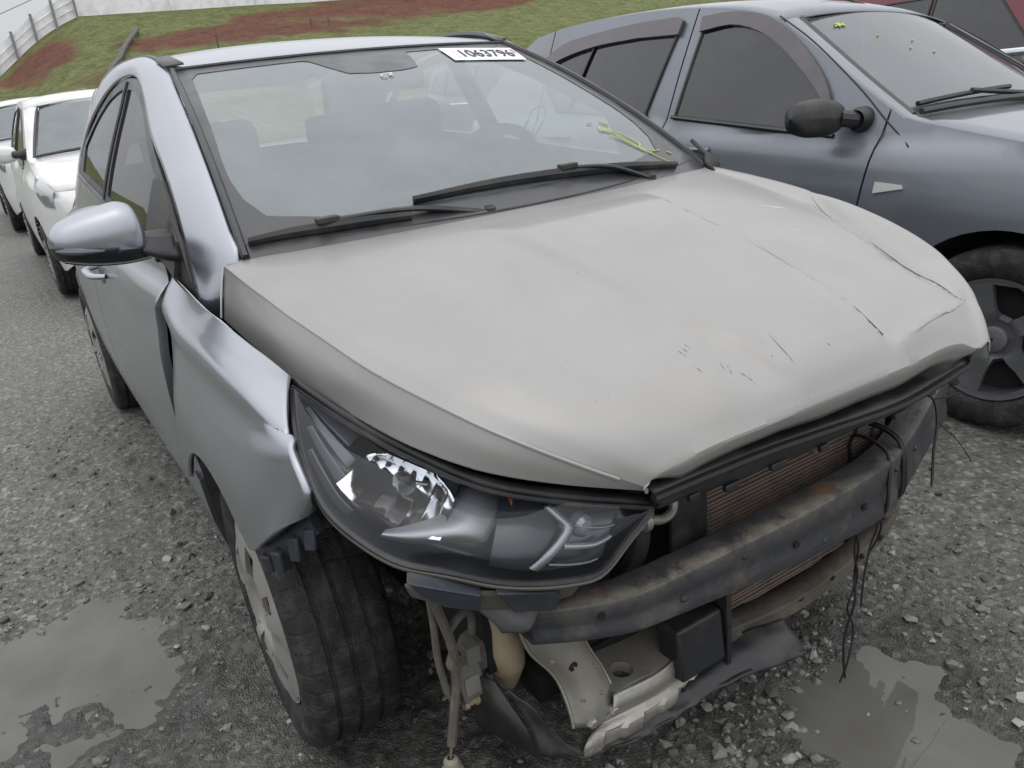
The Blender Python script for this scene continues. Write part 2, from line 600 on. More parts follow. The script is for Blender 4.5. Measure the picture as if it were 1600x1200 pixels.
WATER = bpy.data.materials.new('muddy_water')
WATER.use_nodes = True
n, l = nt(WATER)
b = n['Principled BSDF']
b.inputs['Base Color'].default_value = (.125, .118, .095, 1)
b.inputs['Roughness'].default_value = .015
b.inputs['IOR'].default_value = 1.33
t = noise_node(n, l, 5.0, 4)
rr = ramp_node(n, [(.3, (.100, .097, .083)), (.7, (.145, .142, .127))])
l.new(t.outputs['Fac'], rr.inputs['Fac']); l.new(rr.outputs['Color'], b.inputs['Base Color'])
t2 = noise_node(n, l, 9.0, 3)
bp = n.new('ShaderNodeBump'); bp.inputs['Strength'].default_value = .05; bp.inputs['Distance'].default_value = .01
l.new(t2.outputs['Fac'], bp.inputs['Height']); l.new(bp.outputs['Normal'], b.inputs['Normal'])
for nm, lev in (('left', -.0125), ('right', -.0115), ('wheel', -.010)):
    P = np.array(PUD[nm]); c = P.mean(0)
    Q = [tuple(c + (p - c) * 1.16) for p in P]
    me = bpy.data.meshes.new('puddle')
    me.from_pydata([(x, y, lev) for x, y in Q], [], [tuple(range(len(Q)))])
    kind(new_obj('puddle', me, WATER), 'structure', {'left': 'muddy puddle beside the silver car', 'right': 'muddy puddle in front of the silver car', 'wheel': 'small puddle by the front wheel'}[nm])

# loose stones: many small chips in one object
def stone_set(count, seed, smin, smax, area, m, name, dens=None):
    r = np.random.RandomState(seed)
    bm = bmesh.new(); bmesh.ops.create_icosphere(bm, subdivisions=1, radius=1.0)
    B = np.array([v.co[:] for v in bm.verts]); Fc = np.array([[v.index for v in f.verts] for f in bm.faces]); bm.free()
    X = r.uniform(area[0], area[1], count * 8); Y = r.uniform(area[2], area[3], count * 8)
    ok = r.rand(count * 8) < dens(X, Y)
    X, Y = X[ok][:count], Y[ok][:count]
    Z = ground_h(X, Y)
    V, F = [], []
    for x, y, z in zip(X, Y, Z):
        s = smin * (smax / smin) ** (r.rand() ** 2.2)
        P = B * (1 + .28 * r.randn(len(B), 1)) * s * np.array([1, r.uniform(.6, 1), r.uniform(.45, .8)])
        a = r.uniform(0, 6.28); ca, sa = math.cos(a), math.sin(a)
        P = np.stack([P[:, 0] * ca - P[:, 1] * sa, P[:, 0] * sa + P[:, 1] * ca, P[:, 2]], 1)
        P += np.array([x, y, z + s * .15])
        F.append(Fc + len(B) * len(V)); V.append(P)
    V = np.vstack(V); F = np.vstack(F)
    me = bpy.data.meshes.new(name)
    me.from_pydata(V.tolist(), [], F.tolist())
    me.update()
    return new_obj(name, me, m)
STONE = bpy.data.materials.new('loose_stone')
STONE.use_nodes = True
n, l = nt(STONE)
b = n['Principled BSDF']; b.inputs['Roughness'].default_value = .6
gi = n.new('ShaderNodeNewGeometry')
rr = ramp_node(n, [(0, (.06, .06, .052)), (.45, (.135, .135, .118)), (.85, (.21, .21, .19)), (.97, (.34, .33, .30))])
l.new(gi.outputs['Random Per Island'], rr.inputs['Fac']); l.new(rr.outputs['Color'], b.inputs['Base Color'])
t2 = noise_node(n, l, 120.0, 4)
bp = n.new('ShaderNodeBump'); bp.inputs['Strength'].default_value = .4; bp.inputs['Distance'].default_value = .004
l.new(t2.outputs['Fac'], bp.inputs['Height']); l.new(bp.outputs['Normal'], b.inputs['Normal'])
def dens(x, y):
    p = .16 + 1.3 * np.maximum(0.0, vnoise(x, y, 2.3, 11) + .12)
    for nm in ('left', 'right'):
        p = np.where(poly_sd(x, y, PUD[nm]) > .02, p * .10, p)
    return np.where((x > .45) & (x < 1.1) & (y > -.8) & (y < .9), p * 1.8, p)
kind(stone_set(7000, 21, .0022, .011, (-2.4, 1.25, -1.75, 1.6), STONE, 'gravel', dens), 'stuff', 'loose grey gravel chips scattered over the yard')
kind(stone_set(1500, 23, .004, .016, (.50, 1.05, -.80, .25), STONE, 'gravel', dens), 'stuff', 'heap of loose stones below the car front')
kind(stone_set(900, 22, .007, .022, (-2.0, 1.25, -1.7, 1.5), STONE, 'gravel', dens), 'stuff', 'larger loose stones scattered over the yard')

# ------------------------------------------------------------------ embankment behind the yard
CY = [-160, -60, -20, -8, 2.76, 4.5, 6.26, 7.93, 9.68, 13.6, 19, 24.8, 29.8, 57.6, 82.5, 140, 240]
CZ = [2.0, 2.2, 2.6, 3.4, 5.1, 6.43, 7.67, 8.55, 9.29, 9.34, 9.40, 9.51, 9.51, 10.17, 10.8, 11.5, 12]
ey = np.concatenate([np.linspace(-160, -5, 40, endpoint=False), np.linspace(-5, 60, 220, endpoint=False), np.linspace(60, 240, 60)])
et = np.concatenate([np.linspace(-.15, 1, 90), [1.02, 1.3, 2.2]])
EY, ET = np.meshgrid(ey, et, indexing='ij')
ZC = np.interp(EY, CY, CZ)
prof = np.interp(ET, [-.15, 0, .08, .45, .53, .95, 1, 1.02, 2.2], [-.02, 0, .05, .46, .50, .96, 1.0, 1.0, 1.0])
EX = -36 - 44 * ET
EZ = prof * ZC + (.35 * vnoise(EX, EY, .18, 31) + .22 * vnoise(EX, EY, .55, 32) + .10 * vnoise(EX, EY, 1.7, 33)) * np.clip(ET * 6, 0, 1) * np.clip((1.0 - ET) * 8, 0, 1) - .01
HILL = bpy.data.materials.new('grass_and_red_soil')
HILL.use_nodes = True
n, l = nt(HILL)
b = n['Principled BSDF']; b.inputs['Roughness'].default_value = .95; b.inputs['Specular IOR Level'].default_value = .15
tA = noise_node(n, l, .13, 7, .62, stretch=(.55, .38, 2.2))
tB = noise_node(n, l, .9, 9, .7)
tC = noise_node(n, l, 3.2, 10, .78)
soil = ramp_node(n, [(.3, (.105, .048, .034)), (.7, (.19, .088, .060))])
gras = ramp_node(n, [(.30, (.090, .105, .040)), (.52, (.155, .175, .070)), (.75, (.225, .235, .105))])
l.new(tB.outputs['Fac'], soil.inputs['Fac']); l.new(tB.outputs['Fac'], gras.inputs['Fac'])
ad = n.new('ShaderNodeMath'); ad.operation = 'MULTIPLY_ADD'; ad.inputs[1].default_value = .30
l.new(tC.outputs['Fac'], ad.inputs[0]); l.new(tA.outputs['Fac'], ad.inputs[2])
an = n.new('ShaderNodeAttribute'); an.attribute_name = 'bare_soil'
a2 = n.new('ShaderNodeMath'); a2.operation = 'MULTIPLY_ADD'; a2.inputs[1].default_value = .26
l.new(an.outputs['Fac'], a2.inputs[0]); l.new(ad.outputs[0], a2.inputs[2])
mk = ramp_node(n, [(.74, 0.0), (.86, 1.0)])
l.new(a2.outputs[0], mk.inputs['Fac'])
mx = n.new('ShaderNodeMix'); mx.data_type = 'RGBA'
l.new(mk.outputs['Color'], mx.inputs['Factor']); l.new(soil.outputs['Color'], mx.inputs['B']); l.new(gras.outputs['Color'], mx.inputs['A'])
dk = ramp_node(n, [(.32, .5), (.68, 1.4)])
l.new(tC.outputs['Fac'], dk.inputs['Fac'])
mm = n.new('ShaderNodeMix'); mm.data_type = 'RGBA'; mm.blend_type = 'MULTIPLY'; mm.inputs['Factor'].default_value = 1
l.new(mx.outputs['Result'], mm.inputs['A']); l.new(dk.outputs['Color'], mm.inputs['B'])
l.new(mm.outputs['Result'], b.inputs['Base Color'])
bp = n.new('ShaderNodeBump'); bp.inputs['Strength'].default_value = .8; bp.inputs['Distance'].default_value = .25
l.new(tC.outputs['Fac'], bp.inputs['Height']); l.new(bp.outputs['Normal'], b.inputs['Normal'])
emb = grid_obj('embankment', np.stack([EX, EY, EZ], -1), HILL)
cb = np.interp(EY, [8, 12, 18, 24, 30, 38, 46, 60, 240], [-63, -64, -65.5, -69.5, -71, -71.5, -74, -79, -90])
hw = np.interp(EY, [8, 12, 18, 24, 34, 46], [1.8, 3.0, 5.0, 8.5, 7.5, 4.5])
soilm = np.exp(-((EX - cb) / hw) ** 4) * np.clip((EY - 7) / 4, 0, 1)
soilm = np.maximum(soilm, np.exp(-((EX + 69) / 6.5) ** 4 - ((EY - 4.6) / 2.6) ** 4))
soilm = np.maximum(soilm, .8 * np.exp(-((EX + 43) / 2.5) ** 2))
atr = emb.data.attributes.new('bare_soil', 'FLOAT', 'POINT')
atr.data.foreach_set('value', soilm.astype(np.float32).ravel())
kind(emb, 'structure', 'grassy embankment with bare patches of red soil')
def crest(y):
    return float(np.interp(y, CY, CZ))
# concrete channel running down the slope, stakes
def slope(x, y):
    t = (-36 - x) / 44
    return float(np.interp(t, [0, .08, .45, .53, .95, 1], [0, .05, .46, .50, .96, 1.0])) * crest(y)
CONC = mat('weathered_concrete', (.10, .095, .085), .9, dirt=(.10, .09, .07), dirt_amt=.8, dirt_scale=2)
ch = thing('drainage_channel', 'dark concrete drainage channel running down the grassy slope', 'channel', (0, 0, 0))
cp = cr([(-69, 12.0), (-62, 9.6), (-55, 7.4), (-48, 5.6), (-42, 4.2)], 15)
for (a, b_) in zip(cp[:-1], cp[1:]):
    d = np.append(b_ - a, slope(*b_) - slope(*a)); q = Vector(d).to_track_quat('X', 'Z').to_matrix()
    c = np.append((a + b_) / 2, (slope(*a) + slope(*b_)) / 2 + .22)
    MB().box(c, (np.linalg.norm(d) * .97, .32, .16), q).build('channel_block', CONC, ch)
for (x, y, h, lab) in ((-60, 15.3, .95, 'thin dark post standing on the slope above the silver roof'), (-66, 24.5, .6, 'short pale stake near the crest of the slope'), (-66, 26.0, .6, 'short pale stake beside the other one near the crest')):
    z = slope(x, y)
    o = MB().tube([(x, y, z - .3), (x + .05, y - .05, z + h)], [.06, .05], 8).build('post', CONC)
    tag(o, lab, 'post')
# white panel fence on the falling crest, then a taller white wall
WHITEW = mat('white_wall_paint', (.88, .88, .90), .85, dirt=(.45, .44, .42), dirt_amt=.5, dirt_scale=1.2)
GREYC = mat('grey_post', (.24, .25, .25), .9)
fence = thing('panel_fence', 'white panel fence with grey posts climbing the hill at the left', 'fence', (0, 0, 0))
fy = [-2.5 + 1.72 * k for k in range(8)]
for k, y in enumerate(fy):
    z = crest(y)
    MB().box((-79.4, y, z + .85), (.2, .20, 2.3)).build('fence_post', GREYC, fence)
    if k < len(fy) - 1:
        y2 = fy[k + 1]; z2 = crest(y2)
        MB().add([(-79.6, y + .1, z + .0), (-79.6, y2 - .1, z2 + .0), (-79.6, y2 - .1, z2 + 1.75), (-79.6, y + .1, z + 1.75), (-79.75, y + .1, z + .0), (-79.75, y2 - .1, z2 + .0), (-79.75, y2 - .1, z2 + 1.75), (-79.75, y + .1, z + 1.75)], [(0, 1, 2, 3), (7, 6, 5, 4), (0, 4, 5, 1), (3, 2, 6, 7)]).build('fence_panel', WHITEW, fence, smooth=False)
        for q in (.6, 1.2):
            MB().tube([(-79.5, y, z + q), (-79.5, y2, z2 + q)], .035, 4).build('fence_rail', WHITEW, fence)
MB().tube([(-79.4, fy[0], crest(fy[0]) + 2.9), (-79.4, fy[-1], crest(fy[-1]) + 2.5)], .03, 4).build('fence_wire', GREYC, fence)
wall = thing('boundary_wall', 'tall white boundary wall along the top of the embankment', 'wall', (0, 0, 0))
for k in range(8):
    y0, y1 = 9.75 + 7.5 * k, 9.75 + 7.5 * (k + 1)
    z0 = min(crest(y0), crest(y1)) - .5
    MB().box((-79.8, (y0 + y1) / 2, z0 + 3.2), (.25, 7.44, 6.4)).build('wall_panel', WHITEW, wall)
    MB().box((-79.62, y1, z0 + 3.2), (.22, .22, 6.5)).build('wall_post', WHITEW, wall)
# ------------------------------------------------------------------ materials
SILVER = mat('silver_paint', (0.36, 0.376, 0.412), 0.27, 0.93, coat=0.35, dirt=(0.30, 0.29, 0.27), dirt_amt=0.16, dirt_scale=2.0, dirt_lo=0.38, dirt_hi=0.80, coat_rough=0.04)
HOODP = mat('hood_silver_paint', (0.305, 0.30, 0.29), 0.42, 0.40, coat=0.35, dirt=(0.26, 0.248, 0.228), dirt_amt=0.55, dirt_scale=2.2, dirt_lo=0.40, dirt_hi=0.8, coat_rough=0.15)
def add_marks(m, layers):
    """scratches and specks: thin patches of another colour over the paint"""
    n, l = nt(m)
    b = n['Principled BSDF']
    src = b.inputs['Base Color'].links[0].from_socket
    for (sc, stretch, rot, lo, hi, col, voro) in layers:
        tc = n.new('ShaderNodeTexCoord'); mp = n.new('ShaderNodeMapping')
        mp.inputs['Rotation'].default_value = (0, 0, rot); mp.inputs['Scale'].default_value = stretch
        l.new(tc.outputs['Object'], mp.inputs['Vector'])
        t = n.new('ShaderNodeTexVoronoi' if voro else 'ShaderNodeTexNoise')
        t.inputs['Scale'].default_value = sc
        if not voro:
            t.inputs['Detail'].default_value = 2.0
        l.new(mp.outputs['Vector'], t.inputs['Vector'])
        r = ramp_node(n, [(lo, 1.0), (hi, 0.0)] if voro else [(lo, 0.0), (hi, 1.0)])
        l.new(t.outputs['Distance' if voro else 'Fac'], r.inputs['Fac'])
        fac = r.outputs['Color']
        # keep only here and there
        g = noise_node(n, l, 7.0, 3); gr = ramp_node(n, [(.50, 0.0), (.60, 1.0)])
        l.new(g.outputs['Fac'], gr.inputs['Fac'])
        mu = n.new('ShaderNodeMath'); mu.operation = 'MULTIPLY'
        l.new(fac, mu.inputs[0]); l.new(gr.outputs['Color'], mu.inputs[1])
        mx = n.new('ShaderNodeMix'); mx.data_type = 'RGBA'
        l.new(mu.outputs[0], mx.inputs['Factor']); l.new(src, mx.inputs['A']); mx.inputs['B'].default_value = (*col, 1)
        src = mx.outputs['Result']
    l.new(src, b.inputs['Base Color'])
add_marks(HOODP, [(55, (1, 1, 1), 0, .05, .09, (.18, .17, .16), True), (17, (1, 1, 1), 0, .02, .035, (.10, .095, .09), True)])
BLACKP = mat('black_plastic', (0.016, 0.017, 0.019), 0.45, dirt=(0.16, 0.145, 0.12), dirt_amt=0.30, dirt_scale=9)
GLOSSB = mat('gloss_black', (0.012, 0.012, 0.014), 0.12, coat=0.5)
TRIMP = mat('window_trim', (0.02, 0.021, 0.024), 0.35, dirt=(0.10, 0.10, 0.095), dirt_amt=0.4, dirt_scale=7)
GREYPL = mat('grey_plastic', (0.11, 0.11, 0.115), 0.55, dirt=(0.2, 0.19, 0.17), dirt_amt=0.4)
RUBBER = mat('tyre_rubber', (0.013, 0.013, 0.014), 0.72, dirt=(0.085, 0.080, 0.070), dirt_amt=0.75, dirt_scale=22, dirt_lo=0.46, dirt_hi=0.72, bump=0.5, bump_scale=160)
def add_tread(m):
    n, l = nt(m)
    b = n['Principled BSDF']
    tc = n.new('ShaderNodeTexCoord'); sp = n.new('ShaderNodeSeparateXYZ'); l.new(tc.outputs['Object'], sp.inputs[0])
    at = n.new('ShaderNodeMath'); at.operation = 'ARCTAN2'; l.new(sp.outputs['Z'], at.inputs[0]); l.new(sp.outputs['X'], at.inputs[1])
    ma = n.new('ShaderNodeMath'); ma.operation = 'MULTIPLY_ADD'; ma.inputs[1].default_value = 46.0; l.new(at.outputs[0], ma.inputs[0])
    yy = n.new('ShaderNodeMath'); yy.operation = 'MULTIPLY'; yy.inputs[1].default_value = 26.0; l.new(sp.outputs['Y'], yy.inputs[0]); l.new(yy.outputs[0], ma.inputs[2])
    si = n.new('ShaderNodeMath'); si.operation = 'SINE'; l.new(ma.outputs[0], si.inputs[0])
    rp = ramp_node(n, [(.80, 1.0), (.93, 0.0)]); l.new(si.outputs[0], rp.inputs['Fac'])
    old = b.inputs['Normal'].links[0].from_node
    bp = n.new('ShaderNodeBump'); bp.inputs['Strength'].default_value = .55; bp.inputs['Distance'].default_value = .004
    l.new(rp.outputs['Color'], bp.inputs['Height']); l.new(old.outputs['Normal'], bp.inputs['Normal']); l.new(bp.outputs['Normal'], b.inputs['Normal'])
add_tread(RUBBER)
RIMP = mat('wheel_silver', (0.36, 0.355, 0.34), 0.42, 0.5, dirt=(0.20, 0.18, 0.15), dirt_amt=0.8, dirt_scale=7, dirt_lo=0.35, dirt_hi=0.7)
CHROME = mat('chrome', (0.75, 0.76, 0.78), 0.12, 1.0)
STEEL = mat('galvanised_steel', (0.34, 0.33, 0.30), 0.42, 0.7, dirt=(0.24, 0.19, 0.13), dirt_amt=0.75, dirt_scale=7, dirt_lo=0.4, dirt_hi=0.72, bump=0.15, bump_scale=40)
BEAMP = mat('beam_black_paint', (0.030, 0.034, 0.044), 0.48, dirt=(0.17, 0.145, 0.11), dirt_amt=0.45, dirt_scale=9, dirt_lo=0.50, dirt_hi=0.80, bump=0.2, bump_scale=50)
DIRTYST = mat('muddy_steel', (0.085, 0.078, 0.068), 0.6, 0.4, dirt=(0.14, 0.12, 0.092), dirt_amt=0.9, dirt_scale=9, dirt_lo=0.35, dirt_hi=0.65, bump=0.3, bump_scale=60)
def beam_material():
    """black beam with mud lying on its upward faces and two blooms of rust"""
    m = mat('muddy_rusty_beam', (0.028, 0.030, 0.036), 0.5, dirt=(0.18, 0.155, 0.12), dirt_amt=0.5, dirt_scale=11, dirt_lo=0.50, dirt_hi=0.78, bump=0.25, bump_scale=70)
    n, l = nt(m)
    b = n['Principled BSDF']
    src = b.inputs['Base Color'].links[0].from_socket
    geo = n.new('ShaderNodeNewGeometry'); sp = n.new('ShaderNodeSeparateXYZ'); l.new(geo.outputs['Normal'], sp.inputs[0])
    t = noise_node(n, l, 16, 8, .7)
    ad = n.new('ShaderNodeMath'); ad.operation = 'MULTIPLY'
    up = ramp_node(n, [(.55, 0.0), (.9, 1.0)]); l.new(sp.outputs['Z'], up.inputs['Fac'])
    nr = ramp_node(n, [(.38, 0.1), (.56, .95)]); l.new(t.outputs['Fac'], nr.inputs['Fac'])
    an = n.new('ShaderNodeAttribute'); an.attribute_name = 'mud'
    l.new(an.outputs['Fac'], ad.inputs[0]); l.new(nr.outputs['Color'], ad.inputs[1])
    mx = n.new('ShaderNodeMix'); mx.data_type = 'RGBA'
    l.new(ad.outputs[0], mx.inputs['Factor']); l.new(src, mx.inputs['A']); mx.inputs['B'].default_value = (.215, .19, .15, 1)
    src = mx.outputs['Result']
    tc = n.new('ShaderNodeTexCoord')
    for (px, py, pz, r) in ((.645, .09, .497, .062), (.53, .50, .51, .05), (.62, -.44, .50, .03)):
        ds = n.new('ShaderNodeVectorMath'); ds.operation = 'DISTANCE'; ds.inputs[1].default_value = (px, py, pz)
        l.new(tc.outputs['Object'], ds.inputs[0])
        ma = n.new('ShaderNodeMath'); ma.operation = 'MULTIPLY_ADD'; ma.inputs[1].default_value = -1.0 / r
        l.new(ds.outputs['Value'], ma.inputs[0])
        t2 = noise_node(n, l, 34, 6, .7)
        m2 = n.new('ShaderNodeMath'); m2.operation = 'MULTIPLY'; m2.inputs[1].default_value = 1.9
        l.new(t2.outputs['Fac'], m2.inputs[0]); l.new(m2.outputs[0], ma.inputs[2])
        rr = ramp_node(n, [(.45, 0.0), (.75, .7)]); l.new(ma.outputs[0], rr.inputs['Fac'])
        mx = n.new('ShaderNodeMix'); mx.data_type = 'RGBA'
        l.new(rr.outputs['Color'], mx.inputs['Factor']); l.new(src, mx.inputs['A']); mx.inputs['B'].default_value = (.17, .09, .05, 1)
        src = mx.outputs['Result']
    l.new(src, b.inputs['Base Color'])
    return m
BEAMMUD = beam_material()
RUST = mat('rust', (0.28, 0.12, 0.05), 0.9, dirt=(0.30, 0.22, 0.14), dirt_amt=0.8, dirt_scale=30)
DUSTY = mat('dried_mud', (0.30, 0.26, 0.20), 0.95, dirt=(0.20, 0.17, 0.13), dirt_amt=0.8, dirt_scale=40)
FINM = mat('condenser_fins', (0.20, 0.150, 0.122), 0.7, 0.2, dirt=(0.09, 0.07, 0.06), dirt_amt=0.9, dirt_scale=25)
FIND = mat('condenser_core', (0.035, 0.028, 0.024), 0.9)
BEIGE = mat('beige_plastic', (0.38, 0.31, 0.21), 0.5, dirt=(0.28, 0.22, 0.15), dirt_amt=0.7, dirt_scale=8)
MUDWIRE = mat('muddy_loom', (0.10, 0.09, 0.075), 0.85, dirt=(0.19, 0.16, 0.125), dirt_amt=0.8, dirt_scale=30)
WIREB = mat('black_wire', (0.012, 0.012, 0.013), 0.5)
DARKIN = mat('dark_interior', (0.010, 0.0105, 0.012), 0.85, spec=.2)
SEATM = mat('seat_fabric', (0.032, 0.033, 0.036), 0.9, bump=0.2, bump_scale=200)
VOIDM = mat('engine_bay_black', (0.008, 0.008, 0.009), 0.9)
WSGLASS = glass_mat('windscreen_glass', (0.72, 0.80, 0.78), dust=0.30, dust_col=(0.42, 0.49, 0.51), ior=1.85)  # dust; the pale blue-grey film also paints in some of the sky's reflection
TINTGL = glass_mat('tinted_side_glass', (0.10, 0.11, 0.12), dust=0.03, ior=1.8)
CLEARGL = glass_mat('clear_side_glass', (0.78, 0.84, 0.83), dust=0.08, dust_col=(0.55, 0.58, 0.58))
LENS = glass_mat('lamp_lens', (0.93, 0.95, 0.97), dust=0.008, dust_col=(0.42, 0.45, 0.50), ior=1.44)
LAMPBLK = mat('lamp_bezel', (0.018, 0.020, 0.026), 0.3, coat=0.3)
LAMPGRY = mat('lamp_bezel_grey', (0.085, 0.093, 0.11), 0.4, 0.2)
AMBER = mat('amber_bulb', (0.55, 0.12, 0.02), 0.3)
PAPER = mat('white_paper', (0.80, 0.80, 0.81), 0.6)
INK = mat('black_ink', (0.03, 0.03, 0.032), 0.6)
PINKINK = mat('pink_ink', (0.62, 0.42, 0.44), 0.6)
MARKER = mat('yellow_marker', (0.52, 0.56, 0.16), 0.7)
FRITM = mat('windscreen_border', (0.040, 0.042, 0.045), 0.35, coat=0.15, dirt=(0.11, 0.11, 0.108), dirt_amt=0.5, dirt_scale=9)
INDIC = mat('clear_indicator', (0.10, 0.105, 0.115), 0.15, 0.2, coat=0.8)
PRIMER = mat('bare_edge', (0.70, 0.70, 0.68), 0.5)

_mc = {}
def mat_cache(name, base, rough=0.8, **k):
    if name not in _mc:
        _mc[name] = mat(name, base, rough, **k)
    return _mc[name]

# ------------------------------------------------------------------ wheels
def wheel(parent, loc, side, R=0.30, w=0.185, rim_r=0.20, style='cap', steer=0.0, rim_mat=None, camber=0.0, detail=True, spin=0.0):
    """side = -1: outer face towards -y."""
    e = empty('wheel', parent, loc, (camber, 0, rad(steer)))
    s = side
    h = w / 2
    # tyre: sidewalls, shoulders, tread with three grooves
    gw, gd = 0.005, 0.007
    prof = [(-h * 0.78, rim_r - 0.004), (-h * 0.93, rim_r + 0.012), (-h * 1.04, rim_r + (R - rim_r) * 0.45), (-h * 1.02, rim_r + (R - rim_r) * 0.70), (-h * 0.93, R - 0.014), (-h * 0.84, R - 0.005)]
    for g in (-0.46, 0.0, 0.46):
        prof += [(h * g - gw, R - 0.001), (h * g - gw * 0.8, R - gd), (h * g + gw * 0.8, R - gd), (h * g + gw, R - 0.001)]
    prof += [(h * 0.84, R - 0.005), (h * 0.93, R - 0.014), (h * 1.02, rim_r + (R - rim_r) * 0.70), (h * 1.04, rim_r + (R - rim_r) * 0.45), (h * 0.93, rim_r + 0.012), (h * 0.78, rim_r - 0.004)]
    t = MB().lathe(prof, 72 if detail else 36)
    t.build('tyre', RUBBER, e, sharp=40)
    rm = rim_mat or RIMP
    yo = s * h * 0.86
    # barrel
    b = MB().lathe([(yo + s * 0.006, rim_r), (yo + s * 0.004, rim_r - 0.009), (yo - s * 0.012, rim_r - 0.014), (yo - s * 0.07, rim_r - 0.022), (-yo, rim_r - 0.02), (-yo, rim_r)], 48)
    b.build('rim', rm, e)
    MB().lathe([(yo - s * 0.075, rim_r - 0.02), (yo - s * 0.08, 0.02)], 40).build('brake_disc', mat_cache('brake_dark', (0.02, 0.019, 0.018)), e)
    # face: a dished disc pierced by openings
    def face(a, bb):
        r = math.hypot(a, bb)
        q = r / rim_r
        d = 0.004 + 0.016 * math.sin(min(1, q) * math.pi) ** 1.0 * (1 if style == 'cap' else -0.6) - (0.022 if q < 0.30 else 0.022 * max(0, 1 - (q - 0.30) / 0.15))
        if style == 'cap' and q > .35:      # raised spokes
            d += .007 * max(0.0, math.cos(5 * math.atan2(bb, a))) * min(1, (q - .35) / .2) * min(1, (1 - q) / .12)
        ca, sa = math.cos(spin), math.sin(spin)
        return (a * ca - bb * sa, yo + s * d, a * sa + bb * ca)
    n = 5
    holes = []
    def polar(r, a):
        return (r * math.cos(a), r * math.sin(a))
    for k in range(n):
        a0 = 2 * math.pi * k / n
        if style == 'cap':      # pairs of slots
            for da in (-0.33, 0.33):
                sg = 1 if da > 0 else -1
                L = [polar(rim_r * .40, a0 + sg * .12), polar(rim_r * .82, a0 + sg * .13), polar(rim_r * .78, a0 + sg * .36), polar(rim_r * .56, a0 + sg * .42)]
                holes.append(L)
        else:                   # open five-spoke alloy
            wd = 0.40
            L = [polar(rim_r * 0.34, a0 - wd * 0.55), polar(rim_r * 0.60, a0 - wd * 1.0), polar(rim_r * 0.90, a0 - wd * 1.06), polar(rim_r * 0.93, a0), polar(rim_r * 0.90, a0 + wd * 1.06), polar(rim_r * 0.60, a0 + wd * 1.0), polar(rim_r * 0.34, a0 + wd * 0.55)]
            holes.append(L)
    circ = [polar(rim_r - 0.006, 2 * math.pi * k / 44) for k in range(44)]
    panel('wheel_face', circ, face, rm, e, holes=holes, res=0.022 if detail else 0.04, flange=0.022 if style != 'cap' else 0.010, inward=(0, -s, 0))
    hub = MB().lathe([(yo - s * 0.018, 0.045), (yo - s * 0.008, 0.043), (yo - s * 0.004, 0.036), (yo - s * 0.004, 0.004)], 24)
    hub.build('hub', rm, e)
    if detail:
        for k in range(4):
            a = math.pi * k / 2 + 0.5
            MB().lathe([(yo - s * 0.022, 0.011), (yo + s * 0.0, 0.0105), (yo + s * 0.004, 0.007), (yo + s * 0.004, 0.001)], 6, c=(0.05 * math.cos(a), 0, 0.05 * math.sin(a))).build('lug_nut', rm, e)
    return e

# ------------------------------------------------------------------ the silver hatchback
hero = thing('silver_hatchback', 'silver hatchback with its front bumper missing and dented hood, nearest the camera', 'car')
_bz = pchip([.10, .15, .25, .38, .53, .65, .76, .82, .868, .885, .90, .925, 1.0, 1.07, 1.2, 1.3, 1.38, 1.42, 1.5],
            [.74, .775, .80, .837, .852, .856, .852, .843, .838, .832, .812, .79, .768, .742, .685, .635, .595, .565, .50])
_px = pchip([-3.16, -3.0, -2.8, -2.6, -2.2, -1.4, -.8, -.4, 0, .2, .3, .4, .5], [-.20, -.115, -.06, -.035, -.012, 0, 0, -.008, -.008, -.015, -.03, -.045, -.08])
def S(x, z):
    return float(_bz(z) + _px(x))
def side_fn(sd, off=0.0, S=S):
    return lambda a, b: (a, sd * (S(a, b) + off), b)

def mirror(G):
    H = G.copy(); H[..., 1] *= -1
    return H

